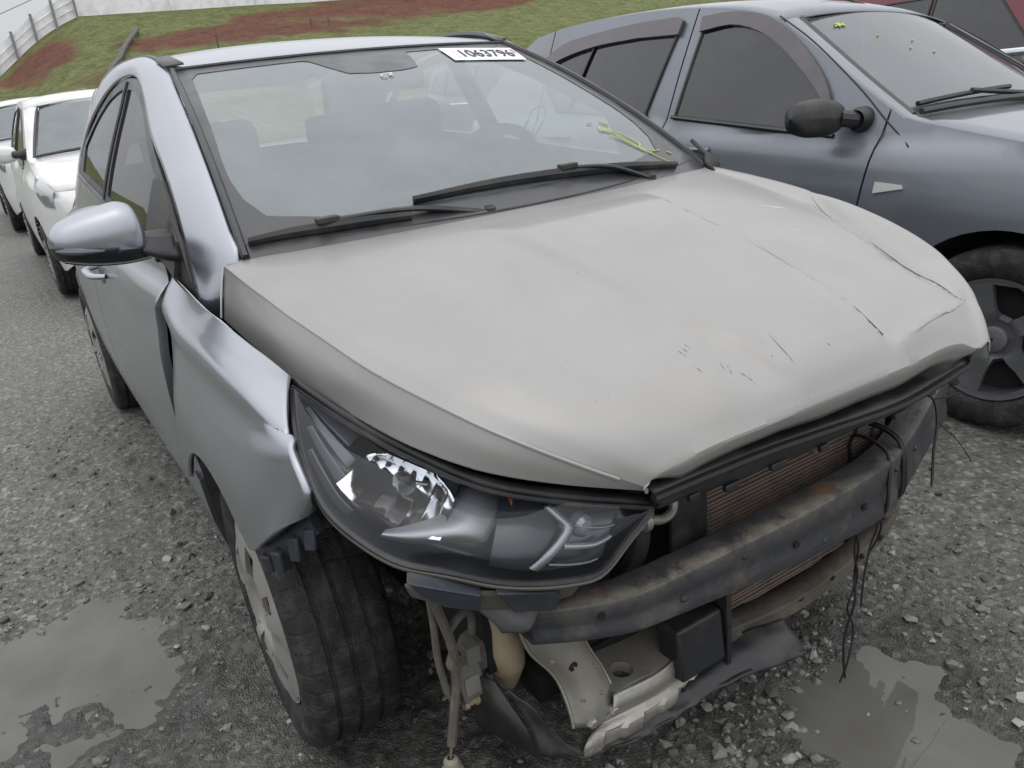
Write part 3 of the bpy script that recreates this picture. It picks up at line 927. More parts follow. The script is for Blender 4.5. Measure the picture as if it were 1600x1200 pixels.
# --- hood: rails from the right edge to the left one; the left front is pushed up and forward, with a fold in it
RAILS = [
    [(-.22, -.732, .858), (-.0075, -.73, .842), (.17, -.72, .825), (.325, -.69, .803), (.467, -.65, .778), (.574, -.583, .748), (.643, -.497, .72), (.697, -.389, .69)],
    [(-.225, -.715, .925), (-.03, -.714, .902), (.20, -.698, .876), (.355, -.671, .846), (.493, -.626, .811), (.587, -.567, .777), (.651, -.489, .738), (.699, -.393, .696)],
    [(-.225, -.705, .968), (-.05, -.695, .94), (.22, -.675, .905), (.375, -.65, .873), (.514, -.601, .835), (.597, -.548, .797), (.656, -.48, .752), (.701, -.397, .702)],
    [(-.218, -.67, .976), (-.04, -.665, .950), (.22, -.645, .916), (.38, -.615, .885), (.52, -.565, .847), (.603, -.512, .81), (.663, -.445, .766), (.708, -.378, .716)],
    [(-.19, -.56, .981), (.0, -.54, .958), (.23, -.52, .924), (.40, -.49, .889), (.535, -.455, .849), (.625, -.415, .803), (.680, -.37, .765), (.716, -.335, .727)],
    [(-.16, -.45, .984), (.05, -.42, .955), (.25, -.39, .919), (.42, -.36, .880), (.55, -.34, .842), (.63, -.32, .806), (.685, -.305, .772), (.722, -.285, .736)],
    [(-.11, -.18, .987), (.08, -.17, .963), (.27, -.16, .927), (.44, -.15, .888), (.57, -.14, .850), (.65, -.13, .815), (.705, -.13, .780), (.734, -.13, .742)],
    [(-.10, 0, .988), (.08, 0, .965), (.27, 0, .929), (.44, 0, .890), (.58, 0, .851), (.665, 0, .815), (.718, 0, .780), (.745, 0, .744)],
    [(-.11, .18, .987), (.08, .18, .965), (.27, .17, .931), (.44, .16, .893), (.58, .155, .855), (.672, .15, .819), (.728, .15, .786), (.757, .15, .750)],
    [(-.16, .45, .984), (.05, .42, .962), (.25, .40, .928), (.43, .37, .892), (.57, .35, .855), (.67, .325, .819), (.738, .31, .785), (.766, .30, .753)],
    [(-.19, .56, .981), (.03, .535, .955), (.21, .51, .924), (.36, .49, .893), (.49, .46, .863), (.60, .42, .832), (.70, .375, .799), (.752, .345, .765), (.776, .332, .738)],
    [(-.21, .63, .979), (.03, .615, .942), (.18, .60, .913), (.31, .583, .888), (.455, .545, .857), (.575, .492, .832), (.685, .427, .799), (.752, .37, .763), (.776, .352, .740)],
    [(-.25, .70, .975), (-.01, .70, .945), (.16, .69, .919), (.28, .68, .896), (.446, .63, .862), (.57, .56, .836), (.68, .47, .804), (.75, .40, .769), (.775, .375, .744)],
    [(-.24, .72, .92), (-.005, .72, .90), (.165, .712, .88), (.29, .698, .857), (.453, .648, .828), (.575, .58, .80), (.685, .487, .773), (.753, .41, .748), (.774, .382, .732)],
    [(-.22, .735, .858), (0, .735, .845), (.17, .73, .83), (.3, .715, .81), (.46, .665, .785), (.58, .60, .757), (.69, .505, .737), (.755, .42, .724), (.772, .388, .718)],
]
nu, nv = 80, 190
_r = lambda a, b, t: [tuple(np.array(p) * (1 - t) + np.array(q) * t) for p, q in zip(a, b)]
RAILS = RAILS[:2] + [_r(RAILS[2], RAILS[1], .10), RAILS[2], _r(RAILS[2], RAILS[3], .12)] + RAILS[3:]
_ni = 34                                   # the crease is a true edge: two lofts share it
HG = np.concatenate([loft(RAILS[:4], nu, _ni)[:, :-1], loft(RAILS[3:], nu, nv - _ni + 1)], 1)
# dents: soft buckles near the nose, a crumpled front edge
rs = np.random.RandomState(3)
def bumpf(P):
    d = np.zeros(P.shape[:2])
    for (bx, by, r1, r2, ang, h) in [(.60, .30, .16, .05, .9, -.010), (.66, .40, .10, .035, 1.1, .008), (.70, -.16, .05, .13, .1, -.010), (.70, .12, .05, .14, -.15, -.008), (.66, -.28, .05, .07, .4, -.004), (.55, .47, .14, .04, .9, -.006), (.72, .05, .03, .06, 0, .006), (.69, -.02, .04, .05, 0, .004)]:
        dx, dy = P[..., 0] - bx, P[..., 1] - by
        u = dx * math.cos(ang) + dy * math.sin(ang); v = -dx * math.sin(ang) + dy * math.cos(ang)
        d += h * np.exp(-(u / r1) ** 2 - (v / r2) ** 2)
    return d
HG[..., 2] += .5 * bumpf(HG)
# pressed centre section standing a few millimetres proud, between two lines that converge to the nose
Y, X = HG[..., 1], HG[..., 0]
yR = np.interp(X, [-.1, .08, .28, .45, .58, .675, .71], [.215, .20, .182, .175, .145, .10, .08])
yL = np.interp(X, [-.1, .026, .23, .43, .555, .64, .71], [.27, .252, .211, .184, .163, .157, .146])
sg = lambda d, w: 1 / (1 + np.exp(-np.clip(d / w, -40, 40)))
fade = np.clip((.735 - X) / .05, 0, 1) * np.clip((X + .02) / .10, 0, 1)
HG[..., 2] += fade * (.0105 * sg(Y + yR, .0055) * sg(yL - Y, .0020))
HG[..., 2] -= fade * np.clip((X - .15) / .4, 0, 1) * .0080 * np.exp(-((Y - yL - .003) / .0055) ** 2)
# faint outer crease on the right
yO = np.interp(X, [-.1, .096, .244, .44, .547, .605], [.66, .647, .613, .551, .508, .474])
HG[..., 2] -= np.clip((.66 - X) / .1, 0, 1) * np.clip((X - .0) / .1, 0, 1) * .004 * sg(-Y - yO, .008)
# the fold in the left side and the kink across the left front corner
def seg_dist(P, L):
    L = np.array(L); best = np.full(P.shape[:2], 9.0)
    for a, b in zip(L[:-1], L[1:]):
        d = b - a; t = np.clip(((P - a) @ d) / (d @ d), 0, 1)
        best = np.minimum(best, np.linalg.norm(P - (a + t[..., None] * d), axis=-1))
    return best
fd_ = seg_dist(HG[..., :2], [(.14, .672), (.24, .615), (.33, .566), (.44, .505), (.54, .455), (.62, .43), (.69, .435)])
HG[..., 2] -= .016 * np.exp(-(fd_ / .020) ** 2) * np.clip((X - .10) / .12, 0, 1)
kd = seg_dist(HG[..., :2], [(.735, .17), (.725, .27), (.715, .36), (.69, .45)])
HG[..., 2] += .006 * np.exp(-(kd / .012) ** 2)
# front lip folded down and back
wob = np.interp(np.arange(nv), np.linspace(0, nv - 1, 12), rs.uniform(-.004, .006, 12))
edge = HG[-1]
rows = [HG]
tg = np.gradient(cr(edge, nv), axis=0)[:, :2]; tg = np.stack([np.convolve(np.pad(tg[:, k], 6, mode='edge'), np.ones(13) / 13, 'valid') for k in (0, 1)], 1)
on = np.stack([tg[:, 1], -tg[:, 0]], 1); on /= np.linalg.norm(on, axis=1)[:, None]; on *= np.sign(on[:, :1] + 1e-9)
wlip = np.clip((np.arange(nv) - _ni - 2) / 12.0, 0, 1) * np.clip((nv - 14 - np.arange(nv)) / 8.0, 0, 1)
for (dn, dz) in [(.001, -.005), (-.001, -.014), (-.006, -.026), (-.013, -.037)]:
    L = edge.copy()
    L[:, :2] += on * (dn * wlip)[:, None]
    L[:, 2] += (dz + wob * (-dz / .037)) * wlip - 0.001 * (1 - wlip)
    rows.append(L[None])
HG2 = np.concatenate(rows, 0)
hood = grid_obj('hood', HG2, HOODP, hero, thick=0.004, offset=-1.0, flip=True, sharp=26)
hood['label'] = 'dull champagne silver hood, scratched and buckled at its front left corner'
MB().tube([(-.228, -.706, .966), (-.230, -.719, .925), (-.226, -.735, .862)], .0022, 6, smooth_n=10).build('hood_corner_edge', PRIMER, hero)

def on_hood(x, y, off=0.0):
    d = (HG[..., 0] - x) ** 2 + (HG[..., 1] - y) ** 2
    k = np.argpartition(d.ravel(), 5)[:5]
    w = 1 / (d.ravel()[k] + 1e-6)
    return (x, y, float((HG[..., 2].ravel()[k] * w).sum() / w.sum()) + off)
# rolled edge along the right crease, and the cracked left fold, its groove shade put in as a dark strip
MB().tube([tuple(HG[i, _ni - 1] + np.array([0, .0012, -.0022])) for i in range(0, nu - 3)], .0034, 8).build('hood_edge_roll', HOODP, hood)
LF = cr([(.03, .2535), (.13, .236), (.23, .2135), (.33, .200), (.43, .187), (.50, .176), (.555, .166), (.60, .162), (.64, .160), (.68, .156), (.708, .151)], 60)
MB().tube([on_hood(x, y + .002, .0007) for x, y in LF], [.0004, .0010, .0014, .0020, .0026, .0028, .0010], 6).build('cracked_fold_shade', mat_cache('crack_shade_grey', (.13, .127, .12), .8), hood)
for L in ([(.16, .66), (.25, .605), (.34, .556), (.44, .500), (.53, .455), (.60, .435)], [(.42, .525), (.50, .482), (.58, .452), (.66, .440), (.70, .430)], [(.735, .20), (.728, .27), (.722, .34), (.705, .41)]):
    MB().tube([on_hood(x, y, .0006) for x, y in cr(L, 30)], [.0002, .0009, .0013, .0008, .0002], 5).build('scuff_line', mat_cache('scuff_grey', (.21, .207, .198), .8), hood)
# clusters of short scratches near the nose, a long faint one, pale scrapes on the left
for L, m_ in (([(.585, -.205), (.600, -.203)], 0), ([(.588, -.215), (.603, -.212)], 0), ([(.582, -.195), (.596, -.193)], 0), ([(.622, -.215), (.640, -.212)], 0), ([(.637, -.172), (.655, -.176)], 0), ([(.646, -.165), (.662, -.170)], 0), ([(.662, -.158), (.676, -.150), (.690, -.147)], 0), ([(.625, -.055), (.668, -.062), (.700, -.064)], 0), ([(.688, .022), (.698, .026)], 0), ([(.35, .33), (.375, .36)], 1), ([(.40, .33), (.43, .345), (.445, .37)], 1), ([(.20, .42), (.235, .47)], 1), ([(.21, .43), (.24, .475)], 1)):
    MB().tube([on_hood(x, y, .0001) for x, y in cr(L, 8)], [.0001, .0006, .0002], 4).build('scratch', PRIMER if m_ else mat_cache('scratch_dark', (.15, .148, .14), .8), hood)
# --- front fenders: flank lofted between its top edge, a character line and the wheel arch (right one sprung away from the door)
fend_top = [(-.415, -.771, .923), (-.185, -.765, .890), (-.065, -.765, .889), (.095, -.757, .868), (.160, -.750, .855), (.224, -.742, .838)]
def archp(y, *angs):
    return [(.352 * math.cos(rad(a)), y, .30 + .352 * math.sin(rad(a))) for a in angs]
def fender_rails(dx):
    return [fend_top,
        [(-.404, -.793, .899), (-.22, -.795, .872), (-.05, -.794, .868), (.11, -.787, .856), (.20, -.778, .846), (.270, -.760, .832)],
        [(-.386 + dx, -.810, .872), (-.24, -.820, .852), (-.03, -.820, .846), (.13, -.816, .838), (.24, -.808, .826), (.349, -.790, .797)],
        [(-.378 + dx, -.8105, .862), (-.24, -.8205, .842), (-.03, -.8205, .836), (.13, -.8165, .828), (.245, -.8085, .816), (.362, -.7915, .792)],
        [(-.364 + dx, -.808, .825), (-.24, -.819, .812), (-.03, -.821, .806), (.13, -.818, .800), (.26, -.811, .796), (.390, -.797, .790)],
        [(-.360 + dx, -.818, .760), (-.22, -.838, .750), (-.02, -.844, .745), (.14, -.842, .745), (.28, -.832, .755), (.425, -.801, .774)],
        [(-.358 + dx, -.838, .670), (-.20, -.853, .690), (-.02, -.858, .695), (.15, -.857, .688), (.29, -.848, .705), (.448, -.801, .744)],
        [(-.370 + dx, -.850, .545), (-.325, -.854, .500)] + archp(-.860, 142, 125, 108, 90, 72, 60) + [(.262, -.861, .588), (.330, -.852, .630), (.395, -.838, .676), (.423, -.798, .714)]]
FG = loft(fender_rails(0.0), 64, 120)
fender = grid_obj('front_fender', FG, SILVER, hero, thick=.012, offset=-1, flip=True, sharp=30)
fender['label'] = 'right front fender sprung open along its rear edge'
_lf = loft(fender_rails(-.025), 40, 30); _lf[..., 1] *= np.interp(_lf[..., 0], [-.4, .0, .3], [1.0, .985, .955]); _lf[..., 2] -= np.interp(_lf[..., 0], [-.2, .3], [0, .012])
fen2 = grid_obj('front_fender', mirror(_lf), SILVER, hero, thick=.012, offset=-1)
for sd, dx in ((-1, 0.0), (1, -.025)):
    low = [(-.370 + dx, .555), (-.325, .505)] + arc(0, .30, .352, 147, 197, 14) + [(-.372, .205), (-.385 + dx, .30), (-.380 + dx, .41)]
    panel('fender_lower', low, lambda a, b, sd=sd: (a, sd * float(np.interp(b, [.2, .36, .50, .56], [.80, .835, .850, .853])), b), SILVER, hero, res=.022, flange=.014, inward=(0, -sd, 0))
# bright bent metal edge along the right fender's top and rear
MB().tube([(x, y - .001, z + .0015) for x, y, z in fend_top], .0018, 6, smooth_n=24).build('fender_edge', PRIMER, hero)
# wheel-arch lips and liners
for sd in (-1, 1):
    for cx, nm in ((0.0, lambda x, z: float(np.interp(z, [.18, .36, .50, .60], [.785, .825, .842, .852]))), (-2.53, S)):
        A = arc(cx, .30, .352, 48 if cx == 0 else -8, 196 if cx == 0 else 190, 34)
        G = np.array([[(x, sd * (nm(min(x, .39), z) - d), z) for d in (0.002, .05, .16, .34)] for x, z in A])
        o = grid_obj('arch_liner', G, BLACKP, hero, thick=0.004)

# --- doors, sill, rear quarter
zb = pchip([-2.9, -2.3, -1.5, -1.0, -.5, -.40], [1.10, 1.065, 1.025, .985, .945, .93])     # belt line
ARCH_R = arc(-2.53, .30, .352, 8, 118, 20)
for sd in (-1, 1):
    inn = (0, -sd, 0)
    fd = [(-.425, .32), (-.428, .60), (-.430, .872), (-.436, .918)] + [(x, float(zb(x))) for x in np.linspace(-.50, -1.455, 12)] + [(-1.462, .60), (-1.455, .32)]
    d = panel('front_door', fd, side_fn(sd), SILVER, hero, res=0.030, flange=0.02, inward=inn)
    rdp = [(-1.463, .32), (-1.470, .60)] + [(x, float(zb(x))) for x in np.linspace(-1.463, -2.20, 9)] + [(-2.30, .95), (-2.36, .80), (-2.335, .635)] + [p for p in arc(-2.53, .30, .365, 55, 12, 10)] + [(-2.17, .32)]
    d2 = panel('rear_door', rdp, side_fn(sd), SILVER, hero, res=0.035, flange=0.02, inward=inn)
    sill = [(-.36, .17), (-.395, .235), (-.40, .312)] + [(-2.175, .312), (-2.18, .20), (-2.15, .17)]
    panel('sill', sill, side_fn(sd), SILVER, hero, res=0.045, flange=0.03, inward=inn)
    rq = [(-2.21, float(zb(-2.21))), (-2.31, .95), (-2.37, .80), (-2.345, .64)] + arc(-2.53, .30, .352, 57, 176, 22) + [(-2.92, .26), (-3.10, .34), (-3.14, .60), (-3.13, .82), (-3.08, 1.02), (-2.92, 1.20), (-2.80, 1.335), (-2.62, 1.385), (-2.50, 1.395), (-2.38, 1.34), (-2.28, 1.20)]
    panel('rear_quarter', rq, side_fn(sd), SILVER, hero, res=0.04, flange=0.02, inward=inn)
    # handles: a bow grip over a shallow dark cup
    for hx, hz, dr in ((-1.26, .838, d), (-2.10, .858, d2)):
        y0 = S(hx, hz - .03)
        g = [(hx + .105, sd * (y0 - .002), hz), (hx + .085, sd * (y0 + .026), hz + .002), (hx, sd * (y0 + .038), hz + .004), (hx - .075, sd * (y0 + .028), hz + .003), (hx - .10, sd * (y0 - .002), hz + .002)]
        MB().tube(g, [.010, .013, .014, .013, .010], 10, smooth_n=24, flat=0.75).build('handle', SILVER, dr)
        cup = [(hx + .06 * math.cos(t), hz - .006 + .030 * math.sin(t)) for t in np.linspace(0, 2 * math.pi, 20, endpoint=False)]
        panel('handle_cup', cup, side_fn(sd, .0015), GREYPL, dr, res=0.03, flange=0.002, inward=inn)
    # greenhouse: dark frames, tinted panes
    wtop = pchip([-2.50, -2.35, -2.2, -2.0, -1.75, -1.5, -1.27, -1.08, -.83, -.66, -.53, -.40], [1.10, 1.16, 1.235, 1.315, 1.366, 1.385, 1.372, 1.318, 1.213, 1.147, 1.092, 1.01])
    frame = [(x, float(zb(x)) + .002) for x in np.linspace(-.40, -2.44, 22)] + [(x, float(wtop(x))) for x in np.linspace(-2.44, -.40, 40)]
    gf = [(x, float(zb(x)) + .028) for x in np.linspace(-.68, -1.40, 8)] + [(x, float(wtop(x)) - .032) for x in np.linspace(-1.42, -.70, 14)]
    gr = [(x, float(zb(x)) + .028) for x in np.linspace(-1.50, -2.20, 8)] + [(x, float(wtop(x)) - .030) for x in np.linspace(-2.26, -1.50, 14)]
    panel('window_frame', frame, side_fn(sd, .001), TRIMP, hero, holes=[gf, gr], res=0.035, flange=0.012, inward=inn)
    gm = TINTGL if sd < 0 else CLEARGL
    w1 = panel('front_window', gf, side_fn(sd, -.004), gm, hero, res=0.05, flange=0, inward=inn)
    w2 = panel('rear_window', gr, side_fn(sd, -.004), TINTGL if sd < 0 else CLEARGL, hero, res=0.05, flange=0, inward=inn)
    # raised black strip on the pillar between the doors and along the belt
    MB().tube([(-1.455, sd * (S(-1.45, z) + .004), z) for z in np.linspace(1.035, 1.375, 12)], .010, 6, flat=0.5).build('pillar_trim', TRIMP, hero)
    MB().tube([(x, sd * (S(x, float(zb(x))) + .003), float(zb(x)) + .004) for x in np.linspace(-.55, -2.25, 20)], .008, 6).build('belt_strip', TRIMP, hero)

def W(s, t, off=0.0):
    q = 1 - s * s
    B = np.array([-.212 + .15 * q, .66 * s, .981 - .012 * q]); T = np.array([-1.03 + .05 * q, .547 * s, 1.377 + .010 * q])
    return B * (1 - t) + T * t + (4 * t * (1 - t) * .03 + off) * np.array([.43, 0, .903])
# --- pillars and roof rails: windscreen edge -> door-frame line
Wl = [(-.236, -.728, .856), (-.224, -.694, .93)] + [tuple(W(-1.018, t, -.004)) for t in (-.03, .08, .25, .45, .65, .85)] + [(-1.03, -.560, 1.379), (-1.20, -.560, 1.418), (-1.55, -.560, 1.432), (-2.0, -.552, 1.427), (-2.4, -.54, 1.405), (-2.75, -.52, 1.352)]
Dl = [(-.262, -.760, .846), (-.275, -.756, .88), (-.33, -.748, .943), (-.41, -.735, 1.010), (-.535, -.714, 1.098), (-.66, -.696, 1.150), (-.83, -.675, 1.216), (-1.076, -.626, 1.321), (-1.27, -.598, 1.376), (-1.54, -.590, 1.390), (-1.78, -.601, 1.370), (-2.05, -.628, 1.310), (-2.28, -.66, 1.225), (-2.44, -.69, 1.13)]
for sd in (-1, 1):
    wl_ = cr(Wl, 48); dl_ = cr(Dl, 48)
    mid = (wl_ * .52 + dl_ * .48); mid[:, 1] -= .005; mid[:, 2] += .010
    m2_ = (wl_ * .18 + dl_ * .82); m2_[:, 1] -= .003; m2_[:, 2] += .004
    m0_ = (wl_ * .85 + dl_ * .15); m0_[:, 1] -= .002; m0_[:, 2] += .009
    G = np.stack([cr([wl_[i], m0_[i], mid[i], m2_[i], dl_[i]], 12) for i in range(48)], 0)
    if sd > 0:
        G = mirror(G)
    grid_obj('roof_pillar', G, SILVER, hero, thick=0.012, offset=0, flip=(sd > 0))
    # black sail panel ahead of the door glass, where the mirror stands
    sail = [(-.275, .872), (-.43, .930), (-.50, .945), (-.70, .965), (-.70, 1.125), (-.60, 1.125), (-.50, 1.08), (-.40, 1.01), (-.335, .945)]
    def sailf(a, b, sd=sd):
        y = min(S(a, b), float(np.interp(b, [.87, .943, 1.01, 1.098, 1.15], [.752, .748, .735, .714, .696])) + max(0, (-.25 - a)) * .08)
        return (a, sd * (y + .004), b)
    panel('sail_panel', sail, sailf, BLACKP, hero, res=0.03, flange=0.01, inward=(0, -sd, 0))

# --- windscreen
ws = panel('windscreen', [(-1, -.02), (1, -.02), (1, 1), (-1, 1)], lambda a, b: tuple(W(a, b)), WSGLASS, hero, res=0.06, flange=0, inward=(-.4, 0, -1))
# printed black border with the sensor patch behind the mirror
inner = smooth2([(-.90, .13), (-.955, .22), (-.955, .55), (-.935, .90)], 10) + smooth2([(-.90, .945), (-.38, .955)], 6) + smooth2([(-.34, .945), (-.27, .86), (-.22, .81)], 6) + smooth2([(-.10, .795), (.10, .80), (.17, .815)], 6) + [(.20, .87), (.235, .955)] + smooth2([(.45, .96), (.86, .95)], 4) + smooth2([(.92, .90), (.92, .55), (.90, .22), (.82, .125)], 10) + smooth2([(.6, .105), (.2, .10), (-.3, .105), (-.7, .10)], 12)
panel('windscreen_border', [(-1.0, -.02), (1.0, -.02), (1.0, 1.0), (-1.0, 1.0)], lambda a, b: tuple(W(a, b, .0016)), FRITM, ws, holes=[inner], res=0.05, flange=0, inward=(-.4, 0, -1))
for sd in (-1, 1):
    MB().tube([tuple(W(sd * 1.004, t, .004)) for t in np.linspace(-.01, 1.0, 24)], .009, 6).build('side_seal', TRIMP, ws)
MB().tube([tuple(W(s, 1.004, .003)) for s in np.linspace(-1, 1, 24)], .006, 6).build('top_seal', TRIMP, ws)
# lot-number paper stuck inside the top corner, yellow marker scrawl, small code mark
stk = panel('paper_sticker', [(0, 0), (1, 0), (1, 1), (0, 1)], lambda a, b: tuple(W((1 - b) * (.423 + a * .466) + b * (.454 + a * .499), (1 - b) * (.831 - a * .041) + b * (.961 - a * .035), .004)), PAPER, ws, res=0.1, flange=0, inward=(-.4, 0, -1))
stk['label'] = 'white paper lot sticker reading 1063796 in the top corner of the windscreen'
def stick_uv(a, b, off=.0062):
    return W((1 - b) * (.423 + a * .466) + b * (.454 + a * .499), (1 - b) * (.831 - a * .041) + b * (.961 - a * .035), off)
def text_mesh(name, body, m, parent, fn, w, h, x0, y0, bold=0.0, shear=0.0):
    cu = bpy.data.curves.new(name, 'FONT')
    cu.body = body
    cu.fill_mode = 'FRONT'
    cu.offset = bold
    o = bpy.data.objects.new(name, cu)
    COL.objects.link(o)
    dg = bpy.context.evaluated_depsgraph_get()
    me = bpy.data.meshes.new_from_object(o.evaluated_get(dg))
    bpy.data.objects.remove(o)
    co = np.array([v.co[:] for v in me.vertices])
    lo, hi = co.min(0), co.max(0)
    for v in me.vertices:
        a = (v.co.x - lo[0]) / (hi[0] - lo[0]); b = (v.co.y - lo[1]) / (hi[1] - lo[1])
        v.co = Vector(fn(x0 + a * w + shear * b, y0 + b * h))
    me.materials.clear()
    me.update()
    return new_obj(name, me, m, parent)
text_mesh('lot_number', '1063796', INK, stk, stick_uv, .72, .56, .19, .22, bold=.012)
panel('pink_line', [(.115, .15), (.125, .15), (.125, .88), (.115, .88)], lambda a, b: tuple(stick_uv(a, b)), PINKINK, stk, res=.2, flange=0, inward=(-.4, 0, -1))
panel('corner_print', [(.935, .55), (.985, .55), (.985, .85), (.935, .85)], lambda a, b: tuple(stick_uv(a, b)), PINKINK, stk, res=.2, flange=0, inward=(-.4, 0, -1))
def wtube(name, st, r=.0014, m=MARKER):
    MB().tube([tuple(W(s, t, .004)) for s, t in st], r, 5, smooth_n=max(6, len(st) * 6)).build(name, m, ws)
wtube('marker_scrawl', [(.655, .285), (.640, .262), (.668, .262), (.650, .275), (.69, .235), (.715, .185), (.735, .150), (.742, .128), (.765, .110)])
wtube('marker_scrawl', [(.668, .262), (.70, .25), (.742, .215), (.762, .165), (.735, .150), (.80, .118), (.835, .118)])
wtube('marker_scrawl', [(.655, .235), (.70, .19), (.735, .140), (.80, .06)], .0012)
wtube('marker_scrawl', [(.62, .315), (.64, .305)], .0018)
wtube('marker_scrawl', [(.70, .31), (.73, .285), (.72, .30)], .0018)
wtube('marker_scrawl', [(.865, .10), (.88, .085)], .0018)
wtube('code_mark', [(-.085, .765), (-.05, .772), (-.02, .772), (-.045, .757), (-.02, .757)], .0016, PAPER)
wtube('code_mark', [(-.085, .765), (-.085, .752), (-.06, .752)], .0016, PAPER)
# cowl between glass and hood
ce = HG[0].copy()
low = ce.copy(); low[:, 0] -= .012; low[:, 2] -= .035
gl = np.array([W(s, .035, .003) for s in np.linspace(-1.0, 1.0, nv)])
CG = np.stack([low, (low * .6 + gl * .4) + np.array([0, 0, -.012]), (low * .25 + gl * .75) + np.array([0, 0, .002]), gl], 0)
grid_obj('cowl', CG, BLACKP, hero, thick=.004, offset=-1)
for k, s in enumerate(np.linspace(-.8, .8, 9)):
    j = int((s + 1) / 2 * (nv - 1))
    MB().tube([tuple(CG[1, j] + np.array([0, 0, .006])), tuple(CG[2, j] + np.array([0, 0, .004]))], .0035, 6).build('cowl_rib', BLACKP, hero)
for sd in (1,):
    MB().add([(-.205, sd * .655, .985), (-.195, sd * .70, .975), (-.275, sd * .672, 1.045), (-.215, sd * .665, 1.01), (-.16, sd * .64, .965), (-.19, sd * .70, .945)], [(0, 3, 2, 1), (0, 1, 5, 4)]).build('cowl_end', BLACKP, hero, thick=.012)
# wipers
def wiper(st, pivot, spoiler):
    e = empty('wiper', hero)
    P = [W(s, t, .014) for s, t in st]
    MB().tube([tuple(p) for p in P], [.006, .0095, .011, .0095, .006], 6, smooth_n=28, flat=1.25).build('wiper_blade', BLACKP, e)
    MB().tube([tuple(W(s, t, .005)) for s, t in st], .003, 5, smooth_n=20, flat=2.2).build('wiper_rubber', WIREB, e)
    mid = np.array(P[len(P) // 2])
    MB().tube([pivot, tuple((np.array(pivot) * .5 + mid * .5) + np.array([.0, 0, .022])), tuple(mid + np.array([0, 0, .012]))], [.013, .010, .007], 8, smooth_n=18, flat=.6).build('wiper_arm', BLACKP, e)
    MB().lathe([(-.012, .016), (.010, .015), (.015, .010), (.015, .001)], 14, axis='z', c=pivot).build('wiper_pivot', BLACKP, e)
    MB().box(tuple(mid + np.array([0, 0, .014])), (.024, .05, .014)).build('wiper_clip', BLACKP, e, bevel=.003)
wiper([(-.985, .030), (-.86, .046), (-.74, .052), (-.60, .056), (-.47, .054)], (-.115, -.12, .988), True)
wiper([(-.43, .108), (-.10, .122), (.22, .110), (.55, .075), (.80, .030)], (-.145, .40, .985), True)

# --- roof
RG = []
for x, zc, zed, ye in [(-.985, 1.391, 1.383, .553), (-1.02, 1.401, 1.390, .553), (-1.12, 1.420, 1.404, .553), (-1.3, 1.446, 1.420, .553), (-1.55, 1.465, 1.432, .552), (-1.9, 1.467, 1.430, .548), (-2.3, 1.450, 1.412, .538), (-2.7, 1.408, 1.365, .52), (-2.95, 1.36, 1.32, .50)]:
    row = []
    for s in np.linspace(-1, 1, 25):
        row.append((x - .045 * s * s * (1 if x > -1.2 else 0.6), ye * s, zc + (zed - zc) * (abs(s) ** 2.4)))
    RG.append(row)
RG = np.array(RG)
RG = np.stack([cr(RG[:, j], 40) for j in range(RG.shape[1])], 1)
grid_obj('roof', RG, SILVER, hero, thick=.01, offset=-1)
# pressed ribs on the roof, black ditch strips along both sides
for sd in (-1, 1):
    D = cr([(-1.035, sd * .557, 1.386), (-1.2, sd * .557, 1.420), (-1.55, sd * .557, 1.437), (-2.0, sd * .550, 1.432), (-2.4, sd * .538, 1.410), (-2.8, sd * .52, 1.352)], 30)
    MB().tube([tuple(p) for p in D], .011, 6).build('roof_ditch_strip', GREYPL, hero)
    MB().add([(-1.022, sd * .515, 1.392), (-1.036, sd * .568, 1.388), (-1.12, sd * .572, 1.414), (-1.12, sd * .53, 1.419)], [(0, 1, 2, 3)]).build('ditch_end_cap', GREYPL, hero, thick=.006)
# --- tail: glass, tailgate, bumper, lamps
def cross(pts, ye, bow, nm, m, n=17, **k):
    G = np.array([[(x - bow * (s * s), y_ * s, z) for s in np.linspace(-1, 1, n)] for (x, z), y_ in zip(pts, ye)])
    return grid_obj(nm, G, m, hero, **k)
cross([(-2.93, 1.362), (-3.02, 1.22), (-3.10, 1.04)], [.50, .57, .64], -.0, 'tailgate_glass', CLEARGL)
cross([(-3.10, 1.045), (-3.15, .95), (-3.17, .78), (-3.16, .62)], [.66, .68, .70, .70], -.06, 'tailgate', SILVER, thick=.01)
cross([(-3.16, .625), (-3.20, .55), (-3.20, .42), (-3.12, .26)], [.78, .80, .80, .74], -.10, 'rear_bumper', SILVER, thick=.01)
for sd in (-1, 1):
    panel('tail_lamp', [(-3.13, .80), (-3.09, 1.0), (-2.98, 1.02), (-2.80, .95), (-2.95, .84)], side_fn(sd, .004), mat_cache('red_lamp', (.35, .02, .02), .15, coat=.5), hero, res=.05, inward=(0, -sd, 0))

